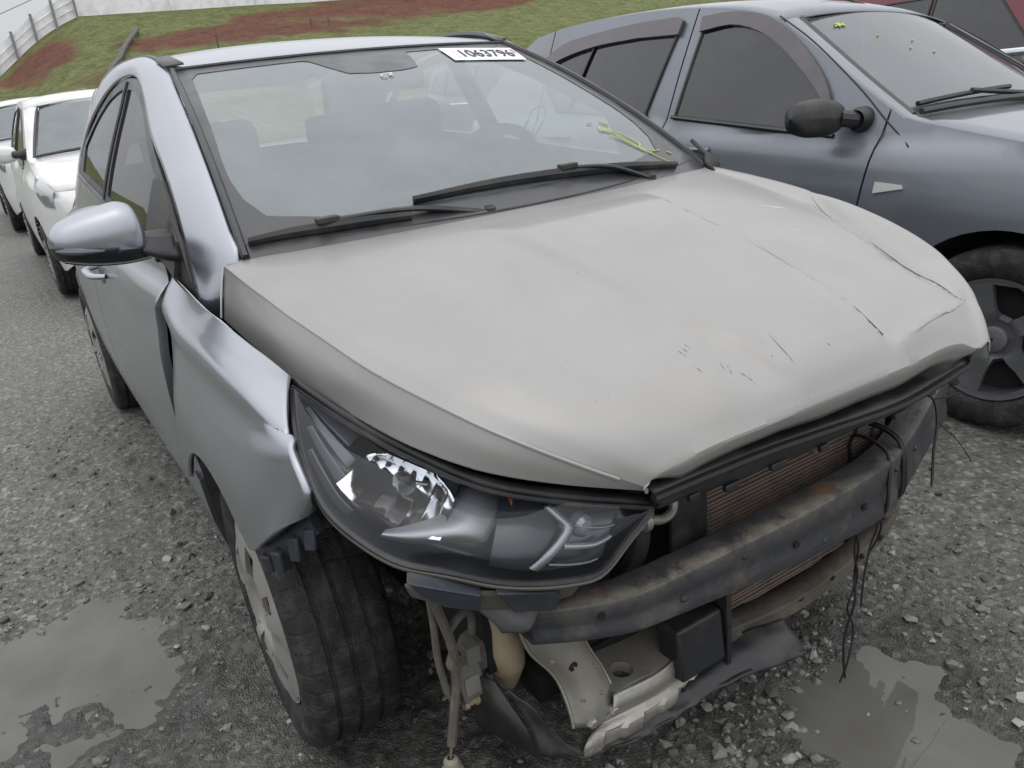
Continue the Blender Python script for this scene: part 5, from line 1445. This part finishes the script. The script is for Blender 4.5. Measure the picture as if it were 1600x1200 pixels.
loom('hanging_wire', [(.645, .258, .385), (.66, .266, .35), (.655, .262, .31), (.65, .25, .285)], .0022, WIREB)
loom('hanging_wire', [(.57, .50, .56), (.60, .52, .53), (.625, .50, .49), (.64, .47, .44), (.65, .455, .40), (.66, .44, .37)], .003, WIREB)
loom('hanging_wire', [(.60, .52, .53), (.62, .545, .535), (.63, .56, .54)], .0025, WIREB)
loom('hanging_wire', [(.625, .50, .49), (.64, .55, .44), (.65, .58, .40), (.655, .60, .37)], .0012, WIREB)
# bent corner of the left lamp panel under the hood's left corner
cor = loft([[(.715, .405, .715), (.700, .445, .690), (.690, .48, .655)], [(.735, .43, .715), (.722, .475, .690), (.712, .505, .650)], [(.715, .475, .712), (.700, .515, .690), (.690, .535, .648)], [(.67, .52, .71), (.65, .555, .69), (.64, .57, .65)]], 10, 14)
grid_obj('lamp_panel_corner', cor, SILVER, hero, thick=.004, flip=True)
MB().tube([(.68, .40, .64), (.675, .44, .625), (.67, .47, .605)], .010, 6, smooth_n=8).build('torn_bracket', BLACKP, hero)

# small hardware: clips along the lock panel, latch, hoses, spot welds, bolts
for k, y in enumerate((-.30, -.21, -.11, .0, .10, .21, .31)):
    i_ = int((y + .372) / .80 * 59)
    p = lock[min(max(i_, 0), 59), 16]
    MB().box((p[0] + .004, p[1], p[2] - .004 - .004 * (k % 2)), (.010, .022 + .008 * (k % 3), .012)).build('panel_clip', BLACKP, hero, bevel=.002)
MB().box((.655, .03, .635), (.05, .06, .05)).box((.672, .03, .615), (.02, .03, .03)).build('hood_latch', DIRTYST, hero, bevel=.004)
loom('radiator_hose', [(.50, -.27, .60), (.54, -.275, .55), (.55, -.285, .49), (.53, -.29, .44), (.48, -.29, .40)], .020, BLACKP, 20)
loom('coolant_pipe', [(.53, -.22, .42), (.55, -.215, .38), (.55, -.21, .34), (.53, -.20, .31)], .008, DIRTYST, 16)
for (t, q) in ((.18, .35), (.18, .7), (.45, .25), (.62, .8), (.80, .3), (.80, .65)):
    p = plate[int(t * 25), int(q * 17)]
    MB().lathe([(-.003, .0045), (.0022, .004), (.003, .001)], 8, axis='x', c=tuple(p)).build('spot_weld', STEEL, pl)
MB().tube([tuple(p + np.array([.001, 0, 0])) for p in plate[:, 0]], .0028, 6).build('plate_edge', STEEL, pl)
MB().tube([tuple(p + np.array([.001, 0, 0])) for p in plate[:, -1]], .0028, 6).build('plate_edge', STEEL, pl)
for y, z in ((.30, .462), (-.16, .468), (.05, .412), (-.30, .445), (.42, .455)):
    x = float(bx(y)) + .004
    MB().lathe([(-.002, .006), (.002, .0055), (.005, .003), (.005, .001)], 6, axis='x', c=(x - .002, y, z)).build('beam_rivet', BEAMP, beam)
for k, (x, y, z) in enumerate([(.60, .10, .212), (.60, .20, .216), (.60, .30, .225), (.59, .38, .235)]):
    MB().lathe([(-.002, .006), (.004, .006), (.004, .001)], 8, axis='x', c=(x - .002, y, z)).build('rail_hole', VOIDM, hero)
# ------------------------------------------------------------------ the other cars
def clip_poly(P, a, b, c):
    """keep the side of a*x + b*z <= c"""
    out = []
    for p, q in zip(P, P[1:] + P[:1]):
        dp, dq = a * p[0] + b * p[1] - c, a * q[0] + b * q[1] - c
        if dp <= 0:
            out.append(p)
        if dp * dq < 0:
            t = dp / (dp - dq)
            out.append((p[0] + (q[0] - p[0]) * t, p[1] + (q[1] - p[1]) * t))
    return out

def make_car(name, label, loc, paint, K, group=None, detail=True, glass=None, ws_glass=None):
    """K: proportions in metres, x from the front axle, z from the ground."""
    car = thing(name, label, 'car', loc, K.get('rz', 0.0), group)
    Wd, Wr, zr, R, wb = K['W'], K['Wr'], K['roof'], K['R'], K['wb']
    belt = pchip(*K['belt'])
    sh = pchip([.10, .18, .33, .52, .75, .90, .965, 1.0], [.88, .925, .972, 1.0, 1.0, .985, .96, .925])
    pl = pchip([K['xr'] - .02, K['xr'] + .12, K['xr'] + .35, K['xr'] + .9, -1.2, -.2, .25, K['xf'] - .10, K['xf'] + .02], [-.26, -.14, -.07, -.015, 0, -.005, -.03, -.13, -.25])
    def S(x, z):
        zb = float(belt(x))
        if z <= zb:
            y = float(sh(max(.10, z / zb))) * Wd
        else:
            t = (z - zb) / (zr - zb)
            y = Wd * .925 + (Wr - Wd * .925) * (t * .82 + .18 * t * t)
        return y + float(pl(x)) * (1.0 if z < zb else .8)
    fn = lambda sd, off=0.0: (lambda a, b: (a, sd * (S(a, b) + off), b))
    top = K['top']                                   # silhouette, nose to tail
    side = [(K['xf'] - .12, .30)] + smooth2(top['hood'], 12) + smooth2(top['pillar'], 8)[1:] + smooth2(top['roof'], 16)[1:] + smooth2(top['tail'], 10)[1:] + [(K['xr'] + .10, .32), (-wb - R - .06, .26)]
    side += arc(-wb, R, R + .055, 188, -8, 26) + [(-wb + R + .10, .22), (-R - .12, .22)] + arc(0, R, R + .055, 188, -8, 26) + [(R + .12, .24)]
    cuts = K['cuts']                                  # door gaps: (x at z=.3, x at z=1.4)
    def line(x0, x1):                                 # a*x+b*z=c through (x0,.3),(x1,1.4)
        return 1.0, -(x1 - x0) / 1.1, x0 - (x1 - x0) / 1.1 * .3
    names = ['front_fender', 'front_door', 'rear_door', 'rear_quarter']
    for sd in (-1, 1):
        inn = (0, -sd, 0)
        for k in range(4):
            P = list(side)
            if k > 0:
                a, b, c = line(*cuts[k - 1]); P = clip_poly(P, a, b, c - .004)
            if k < 3:
                a, b, c = line(*cuts[k]); P = clip_poly(P, -a, -b, -c - .004)
            Q = [P[0]]
            for p in P[1:]:
                if math.hypot(p[0] - Q[-1][0], p[1] - Q[-1][1]) > 1e-4:
                    Q.append(p)
            panel(names[k], Q, fn(sd), paint, car, res=.045 if detail else .09, flange=.02, inward=inn)
        for wn_, P in K['windows'].items():
            w_ = panel(wn_, P, fn(sd, .003), glass or DARKGL, car, res=.06 if detail else .12, flange=.004, inward=inn)
            L = [(x, sd * (S(x, z) + .004), z) for x, z in densify(P, .05)]
            MB().tube(L + [L[0]], .008, 5, cap=False).build('window_trim', TRIMP, w_)
            MB().tube([(P[0][0] + (P[1][0] - P[0][0]) * t, sd * (S(P[0][0] + (P[1][0] - P[0][0]) * t, P[0][1] + (P[1][1] - P[0][1]) * t) + .006), P[0][1] + (P[1][1] - P[0][1]) * t - .004) for t in np.linspace(-.02, 1.02, 10)], .015, 6, flat=.6).build('belt_strip', TRIMP, w_)
        for A in (0, -wb):
            G = np.array([[(x, sd * (S(x, z) - d), z) for d in (.004, .10, .30)] for x, z in arc(A, R, R + .055, 188, -8, 24)])
            grid_obj('arch_liner', G, VOIDM, car)
        if detail:
            for hx, hz in K['handles']:
                y0 = S(hx, hz)
                MB().tube([(hx + .09, sd * (y0 - .002), hz), (hx + .06, sd * (y0 + .03), hz + .003), (hx - .06, sd * (y0 + .03), hz + .003), (hx - .09, sd * (y0 - .002), hz)], .013, 8, smooth_n=14).build('door_handle', K.get('handle_mat', paint), car)
            if K.get('mould'):
                z0 = K['mould']
                MB().tube([(x, sd * (S(x, z0) + .004), z0) for x in np.linspace(-.45, -wb + R + .12, 20)], .016, 6, flat=.6).build('side_moulding', BLACKP, car)
    def skin(nm, L, m, crown=0.0, bow=0.0, inset=0.0, n=15, **k):
        ar = lambda v: np.linspace(v[0], v[1], len(L)) if isinstance(v, tuple) else [v] * len(L)
        G = np.array([[(x + bw * (1 - s * s), s * (S(x, z) - ins), z + cw * (1 - abs(s) ** 2.5)) for s in np.linspace(-1, 1, n)] for (x, z), cw, bw, ins in zip(L, ar(crown), ar(bow), ar(inset))])
        return grid_obj(nm, G, m, car, **k)
    hd = smooth2(top['hood'], 12)
    skin('hood', [p for p in hd if p[1] > K['nose']], paint, crown=(.02, .035), bow=(.16, .09), thick=.006)
    skin('windscreen', [(x, z) for x, z in smooth2(top['pillar'], 8)], ws_glass or DARKWS, crown=(.03, .042), bow=(.10, .05), inset=(.05, .105), n=21)
    skin('roof', smooth2(top['roof'], 16), paint, crown=.045, bow=(.05, .0), inset=.0, thick=.006)
    PW = smooth2(top['pillar'], 10)
    WE = [(x + .004, sd_ * (S(x, z) - i_), z + .008) for sd_, L_ in ((-1, list(zip(PW, np.linspace(.05, .105, 10)))), (1, list(zip(PW, np.linspace(.05, .105, 10)))[::-1])) for (x, z), i_ in L_]
    MB().tube(WE, .014, 5).build('windscreen_seal', TRIMP, car)
    x0, z0 = PW[0]
    MB().tube([(x0 + .03 + .10 * (1 - s_ * s_), s_ * (S(x0, z0) - .06), z0 + .02 + .03 * (1 - abs(s_) ** 2.5)) for s_ in np.linspace(-1, 1, 14)], .012, 6).build('scuttle', TRIMP, car)
    tl = smooth2(top['tail'], 10)
    skin('tailgate_glass', tl[:5], glass or DARKGL, bow=-.06, inset=.05)
    skin('tailgate', tl[4:], paint, bow=-.10, thick=.006)
    fb = [p for p in hd if p[1] <= K['nose'] + .10]
    skin('front_bumper', [(K['xf'] - .16, .24), (K['xf'] - .10, .30)] + fb, K.get('bumper_mat', paint), bow=.16, thick=.006)
    zn, xg = K['nose'], K['xf']
    for nm_, z0_, z1_, w_ in (('grille', zn - .17, zn - .06, .42), ('lower_intake', .34, .44, .40)):
        GG = []
        for z in np.linspace(z0_, z1_, 5):
            row = sorted(hd, key=lambda p: abs(p[1] - z))[0][0] if z > .42 else K['xf'] - .10
            GG.append([(row + .16 * (1 - (s_ * .5) ** 2) + .012, s_ * w_, z) for s_ in np.linspace(-1, 1, 9)])
        grid_obj(nm_, np.array(GG), BLACKP, car, thick=.02)
    for sd in (-1, 1):     # pillars flanking the windscreen
        P = [(top['pillar'][0][0] + .13, top['pillar'][0][1] - .040)] + smooth2(top['pillar'], 9)
        PG = np.array([[(x + dx, sd * (S(x, z) - (.006 + q * (ins - .006))), z + dz) for q, dx, dz in ((0, -.004, -.012), (.12, .004, .004), (.5, .010, .012), (.9, .012, .010), (1.05, .012, .004))] for (x, z), ins in zip(P, np.linspace(.055, .11, 10))])
        grid_obj('windscreen_pillar', PG, paint, car, flip=(sd > 0))
        lx, lz = K['lamp']
        LP = [(lx + .02, lz - .09), (lx + .015, lz + .02), (lx - .10, lz + .075), (lx - .30, lz + .10), (lx - .22, lz - .01), (lx - .10, lz - .08)]
        h = panel('headlight', LP, fn(sd, .006), CLAMP, car, res=.05, inward=(0, -sd, 0))
        tx, tz = K['tail_lamp']
        TP = [(tx, tz - .16), (tx + .015, tz + .16), (tx + .10, tz + .15), (tx + .14, tz), (tx + .10, tz - .16)]
        panel('tail_lamp', TP, fn(sd, .006), RLAMP, car, res=.05, inward=(0, -sd, 0))
        # mirror
        mx_, mz = K['mirror']
        y0 = S(mx_, mz)
        mm_ = K.get('mirror_mat', BLACKP)
        me_ = empty('door_mirror', car)
        RR = []
        for t in np.linspace(0, 1, 12):
            q = 1.08 * math.sin(min(1, max(0, t)) * math.pi) ** .28 if 0 < t < 1 else .05
            RR.append([(mx_ - .075 * t - .01 + .055 * q * math.copysign(abs(math.cos(a)) ** .8, math.cos(a)), sd * (y0 + .050 + .185 * t), mz + .012 + .062 * q * math.copysign(abs(math.sin(a)) ** .8, math.sin(a))) for a in np.linspace(0, 2 * math.pi, 20)])
        grid_obj('mirror_shell', np.array(RR), mm_, me_)
        MB().lathe([(y0 * sd - sd * .01, .046), (y0 * sd + sd * .02, .044), (y0 * sd + sd * .045, .034)], 16, c=(mx_ + .05, 0, mz)).build('mirror_foot', BLACKP, me_)
        MB().tube([(mx_ + .045, sd * (y0 + .03), mz), (mx_ + .01, sd * (y0 + .08), mz + .008)], .030, 10).build('mirror_arm', BLACKP, me_)
    for x in (0, -wb):
        for sd in (-1, 1):
            wheel(car, (x, sd * (Wd - .11), R), sd, R=R, w=K.get('tw', .18), rim_r=K.get('rim', .19), style=K.get('style', 'cap'), rim_mat=K.get('rim_mat'), detail=False, steer=K.get('steer', 0) if x == 0 else 0)
    # cabin: seats and floor so that the panes show a dark inside
    MB().box((-1.3, 0, .30), (2.6, Wd * 1.7, .04)).box((-.30, 0, .62), (.05, Wd * 1.7, .62)).build('floor_pan', DARKIN, car)
    zc_ = top['hood'][-1][1]
    MB().box((top['hood'][-1][0] - .30, 0, zc_ - .06), (.50, Wd * 1.6, .10)).build('dashboard', DARKIN, car, bevel=.03)
    for y in (-.36, .36):
        se = empty('seat', car)
        MB().box((-1.25, y, .78), (.16, .48, .62), Matrix.Rotation(rad(-14), 3, 'Y')).build('seat_back', SEATM, se, bevel=.05)
        MB().box((-1.36, y, 1.17), (.10, .27, .20)).build('head_rest', SEATM, se, bevel=.04)
        MB().box((-1.02, y, .48), (.5, .46, .14)).build('seat_cushion', SEATM, se, bevel=.04)
    car['_S'] = 0
    del car['_S']
    return car, S, fn

DARKGL = mat('dark_tinted_glass', (.008, .008, .010), .03, coat=.3, spec=.75, dirt=(.10, .10, .105), dirt_amt=.22, dirt_scale=5, dirt_rough=.5)
DARKWS = glass_mat('dusty_windscreen', (.55, .60, .60), dust=.27, dust_col=(.34, .37, .39), ior=1.8, dust_scale=3.0)
CLAMP = mat('clear_lamp', (.45, .46, .47), .12, .5, coat=.8)
RLAMP = mat('red_lamp_cover', (.42, .03, .03), .15, coat=.8)
GREYPAINT = mat('dark_grey_paint', (.180, .196, .220), .36, .55, coat=.55, dirt=(.22, .21, .20), dirt_amt=.35, dirt_scale=3, dirt_lo=.45, dirt_hi=.8, coat_rough=.10)
DARKRIM = mat('dark_alloy', (.15, .155, .165), .42, .5, dirt=(.14, .13, .12), dirt_amt=.5, dirt_scale=7)
VISOR = mat('smoked_visor', (.095, .080, .090), .30, coat=.5, dirt=(.22, .20, .21), dirt_amt=.45, dirt_scale=5)

K1 = dict(W=.873, Wr=.635, roof=1.50, R=.305, wb=2.59, xf=.78, xr=-3.24, nose=.70, tw=.185, rim=.205, style='alloy', rim_mat=DARKRIM, steer=2,
    belt=([-3.3, -2.6, -1.5, -.8, -.4, .3, .9], [1.10, 1.06, 1.01, .955, .935, .90, .80]),
    top=dict(hood=[(.68, .42), (.74, .60), (.68, .72), (.50, .80), (.10, .905), (-.20, .965), (-.40, 1.005)], pillar=[(-.40, 1.005), (-.60, 1.13), (-.80, 1.26), (-.98, 1.375)], roof=[(-.98, 1.375), (-1.12, 1.425), (-1.45, 1.475), (-1.85, 1.495), (-2.30, 1.485), (-2.55, 1.455)], tail=[(-2.55, 1.455), (-2.75, 1.34), (-2.98, 1.14), (-3.14, .98), (-3.20, .72), (-3.19, .42)]),
    cuts=[(-.555, -.40), (-1.53, -1.435), (-2.34, -2.40)],
    windows=dict(front_window=[(-.66, .955), (-1.42, 1.035), (-1.365, 1.415)] + smooth2([(-1.20, 1.405), (-1.02, 1.335), (-.84, 1.215), (-.70, 1.07)], 8), rear_window=[(-1.60, 1.045), (-2.22, 1.085), (-2.36, 1.20), (-2.33, 1.30), (-2.14, 1.395), (-1.50, 1.425)]),
    handles=[(-1.28, .90), (-2.17, .955)], mould=None, lamp=(.66, .72), tail_lamp=(-3.06, 1.02), mirror=(-.60, 1.005), mirror_mat=BLACKP)
sand, SS, sfn = make_car('grey_hatchback', 'dark grey hatchback with smoked window visors, parked beside the silver hatchback', (.22, 2.37, 0), GREYPAINT, K1)
for sd in (-1, 1):
    vf = smooth2([(-1.385, 1.435), (-1.20, 1.435), (-1.02, 1.39), (-.84, 1.268), (-.71, 1.13), (-.675, 1.06)], 18) + smooth2([(-.70, 1.055), (-.735, 1.10), (-.85, 1.205), (-1.02, 1.325), (-1.20, 1.385), (-1.38, 1.375)], 16)
    panel('window_visor', vf, sfn(sd, .022), VISOR, sand, res=.04, flange=.016, inward=(0, -sd, 0))
    vr = smooth2([(-2.42, 1.33), (-2.30, 1.395), (-2.05, 1.43), (-1.75, 1.448), (-1.52, 1.448)], 14) + [(-1.49, 1.43), (-1.50, 1.375)] + smooth2([(-1.75, 1.382), (-2.05, 1.368), (-2.28, 1.328), (-2.40, 1.285)], 12)
    panel('window_visor', vr, sfn(sd, .022), VISOR, sand, res=.04, flange=.016, inward=(0, -sd, 0))
    MB().tube([(-2.14 + .10 * t, sd * (SS(-2.14, 1.08 + .32 * t) + .005), 1.08 + .32 * t) for t in np.linspace(0, 1, 8)], .016, 6, flat=.4).build('quarter_bar', TRIMP, sand)
    panel('side_indicator', [(-.335, .779), (-.44, .760), (-.436, .800), (-.34, .792)], sfn(sd, .008), mat_cache('frosted_lamp', (.55, .54, .50), .35, coat=.5), sand, res=.04, flange=.006, inward=(0, -sd, 0))
    dl = [(-.355, .915), (-.46, 1.0), (-.56, 1.09), (-.70, 1.20), (-.84, 1.30), (-1.0, 1.395)]
    MB().tube([(x, sd * (SS(x, z) + .0005), z) for x, z in smooth2(dl, 24)], .0032, 5).build('door_seam', WIREB, sand)
    fl_ = [(-2.40 + q[0], 1.03 + q[1]) for q in smooth2([(-.05, .06), (.05, .07), (.075, .04), (.06, -.05), (.03, -.075), (-.05, -.06), (-.06, -.03), (-.05, .06)], 24)[:-1]]
    L = [(x, sd * (SS(x, z) + .001), z) for x, z in fl_]
    if sd < 0:
        MB().tube(L + [L[0]], .003, 5, cap=False).build('fuel_flap_seam', WIREB, sand)
MB().lathe([(0, .022), (.008, .020), (.014, .008), (.015, .001)], 14, axis='z', c=(-1.05, .03, 1.445)).tube([(-1.05, .03, 1.455), (-1.20, .03, 1.515), (-1.28, .03, 1.545)], .006, 6).build('antenna', BLACKP, sand)
# wipers and dark band below the windscreen
sand.rotation_euler = (rad(-3.6), 0, rad(4.3)); sand.location = (.128, 2.375, -.050)
def sws(s, t, off=0.0):
    P = np.array(K1['top']['pillar']); x = np.interp(t, [0, .33, .66, 1], P[:, 0]); z = np.interp(t, [0, .33, .66, 1], P[:, 1])
    return (x + (.10 - .05 * t) * (1 - s * s) + off * .5, s * (SS(x, z) - .05 - .055 * t), z + (.03 + .012 * t) * (1 - abs(s) ** 2.5) + off * .85)
for a, b_ in (((-.93, .06), (-.15, .10)), ((-.25, .035), (.75, .05))):
    e_ = empty('wiper', sand)
    MB().tube([sws(a[0] + (b_[0] - a[0]) * t, a[1] + (b_[1] - a[1]) * t, .02) for t in np.linspace(0, 1, 12)], .010, 6).build('wiper_blade', BLACKP, e_)
    MB().tube([sws(a[0] + .5 * (b_[0] - a[0]), a[1] + .02, .03), sws(b_[0] + .1, -.02, .03)], .010, 6).build('wiper_arm', BLACKP, e_)
G = np.array([[sws(s, t, .004) for s in np.linspace(-.98, .98, 21)] for t in (-.03, .03, .07)])
grid_obj('cowl', G, BLACKP, sand, flip=True)
for pts in ([(-.80, .86), (-.70, .875)], [(-.76, .845), (-.74, .89)], [(-.78, .885), (-.71, .85)]):
    MB().tube([sws(s, t, .004) for s, t in pts], .004, 5).build('marker_scrawl', MARKER, sand)
for s, t in ((-.55, .70), (-.42, .55), (-.30, .62), (-.25, .50)):
    MB().tube([sws(s, t, .003), sws(s + .008, t + .006, .003)], .004, 5).build('paint_fleck', MARKER, sand)

# white cars queued behind the silver one
WHITEP = mat('white_paint', (.72, .73, .72), .30, coat=.6, dirt=(.50, .48, .44), dirt_amt=.5, dirt_scale=3)
def Kvar(**k):
    d = dict(K1); d.update(k); return d
KW = Kvar(W=.83, Wr=.60, roof=1.49, R=.285, rim=.18, style='cap', rim_mat=RIMP, mirror_mat=WHITEP, steer=0, handle_mat=WHITEP,
    top=dict(hood=[(.60, .40), (.66, .58), (.62, .74), (.45, .84), (.10, .935), (-.15, .985), (-.32, 1.02)], pillar=[(-.32, 1.02), (-.52, 1.15), (-.72, 1.28), (-.92, 1.40)], roof=[(-.92, 1.40), (-1.1, 1.45), (-1.45, 1.475), (-1.85, 1.485), (-2.40, 1.465), (-2.70, 1.42)], tail=[(-2.70, 1.42), (-2.86, 1.26), (-3.0, 1.08), (-3.06, .95), (-3.12, .70), (-3.1, .42)]),
    xf=.70, xr=-3.16, nose=.76, lamp=(.56, .80), tail_lamp=(-2.98, 1.02), mirror=(-.55, 1.06))
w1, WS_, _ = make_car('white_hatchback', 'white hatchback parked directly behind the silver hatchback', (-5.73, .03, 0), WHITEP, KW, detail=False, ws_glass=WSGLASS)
KS = Kvar(W=.86, Wr=.64, roof=1.60, R=.33, wb=2.75, rim=.20, style='cap', rim_mat=RIMP, mirror_mat=WHITEP, steer=0, handle_mat=WHITEP, xf=.82, xr=-3.55, nose=.86,
    belt=([-3.6, -2.6, -1.5, -.8, -.4, .3, .9], [1.14, 1.12, 1.08, 1.04, 1.01, .98, .92]),
    top=dict(hood=[(.72, .45), (.78, .65), (.74, .85), (.55, .95), (.20, 1.02), (-.15, 1.06), (-.36, 1.10)], pillar=[(-.36, 1.10), (-.58, 1.25), (-.78, 1.39), (-.98, 1.52)], roof=[(-.98, 1.52), (-1.2, 1.57), (-1.6, 1.595), (-2.2, 1.60), (-2.8, 1.58), (-3.1, 1.54)], tail=[(-3.1, 1.54), (-3.28, 1.35), (-3.42, 1.14), (-3.48, .98), (-3.53, .72), (-3.5, .45)]),
    cuts=[(-.55, -.42), (-1.6, -1.5), (-2.45, -2.5)],
    windows=dict(front_window=[(-.72, 1.07), (-1.50, 1.12), (-1.46, 1.50), (-1.10, 1.48)], rear_window=[(-1.64, 1.13), (-2.38, 1.16), (-2.40, 1.50), (-1.58, 1.52)], quarter_window=[(-2.55, 1.18), (-3.05, 1.22), (-2.95, 1.46), (-2.56, 1.50)]),
    handles=[(-1.35, .98), (-2.28, 1.0)], lamp=(.66, .86), tail_lamp=(-3.40, 1.10), mirror=(-.62, 1.13))
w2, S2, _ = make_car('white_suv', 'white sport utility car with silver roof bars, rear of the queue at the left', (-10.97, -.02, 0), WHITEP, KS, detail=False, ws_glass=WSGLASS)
for sd in (-1, 1):
    MB().tube([(-1.15, sd * .60, 1.575), (-1.25, sd * .60, 1.64), (-2.0, sd * .60, 1.665), (-2.8, sd * .58, 1.645), (-2.92, sd * .58, 1.575)], .022, 8, smooth_n=24).build('roof_bar', GREYPL, w2)
# red utility car beyond the grey one
REDP = mat('red_paint', (.13, .012, .018), .35, .2, coat=.7)
_up = lambda L: [(x, z * 1.08) for x, z in L]
KR = Kvar(W=.90, Wr=.66, roof=1.73, R=.34, wb=2.70, rim=.21, style='alloy', rim_mat=DARKRIM, mirror_mat=GREYPL, steer=0, xf=.85, xr=-3.45, nose=.92, belt=(KS['belt'][0], [z * 1.08 for z in KS['belt'][1]]), top={k: _up(v) for k, v in KS['top'].items()}, cuts=KS['cuts'], windows=dict(front_window=_up([(-.72, 1.07), (-1.55, 1.12), (-1.52, 1.51), (-1.10, 1.48)]), rear_window=_up([(-1.585, 1.13), (-2.45, 1.16), (-2.46, 1.50), (-1.545, 1.52)]), quarter_window=_up([(-2.50, 1.18), (-3.05, 1.22), (-2.95, 1.46), (-2.51, 1.50)])), handles=KS['handles'], lamp=KS['lamp'], tail_lamp=(-3.35, 1.10), mirror=(-.66, 1.20))
make_car('red_suv', 'dark red sport utility car beyond the dark grey hatchback', (-.38, 5.25, -.17), REDP, KR, detail=False)
# dark utility car seen through the silver car's windows
DKP = mat('black_paint', (.03, .034, .04), .3, coat=.7)
dk, SD, dfn = make_car('black_suv', 'black sport utility car with chrome strips, seen through the silver car windows', (-8.6, 6.6, -.20), DKP, dict(KR, rim_mat=RIMP), detail=False)
for sd in (-1, 1):
    for z in (.45, 1.10):
        MB().tube([(x, sd * (SD(x, z) + .01), z) for x in np.linspace(-.6, -2.2, 10)], .022, 6).build('chrome_strip', CHROME, dk)
# galvanised tube barrier between the grey and the red car
br = thing('tube_barrier', 'galvanised tube barrier between the grey hatchback and the red car', 'barrier', (-1.0, 3.75, -.095))
GALV = mat('galvanised_tube', (.55, .57, .60), .35, .8)
MB().tube([(-.35, .0, 1.205), (1.5, .0, 1.245)], .022, 10).build('top_tube', GALV, br)
MB().tube([(-.35, .0, .55), (1.5, .0, .55)], .018, 10).build('lower_tube', GALV, br)
for x in (-.30, -.17, .0, .30, .6, .9, 1.2, 1.45):
    MB().tube([(x, 0, 0), (x, 0, 1.21 + .02 * x)], .014 if x > -.25 else .018, 8).build('upright', GALV, br)

# what the silver car's side windows mirror: a line of trees and two cars across the lane
LEAFM = mat('far_leaves', (.055, .075, .028), .9, dirt=(.10, .12, .05), dirt_amt=.8, dirt_scale=.6)
rt = np.random.RandomState(4)
V, F = [], []
for k in range(5200):
    x = rt.uniform(-140, -4); top_ = 5.0 + 2.2 * math.sin(x * .21) + 1.5 * math.sin(x * .53 + 1)
    z = rt.rand() ** .8 * top_; y = -46 + rt.randn() * 2.2
    a, b_ = rt.randn(3), rt.randn(3)
    a *= .7 / np.linalg.norm(a); b_ *= .7 / np.linalg.norm(b_)
    c = np.array([x, y, z]); o = len(V)
    V += [c - a - b_, c + a - b_, c + a + b_, c - a + b_]; F.append((o, o + 1, o + 2, o + 3))
kind(mesh_obj('tree_line', V, F, LEAFM, smooth=False), 'stuff', 'far line of trees across the yard')
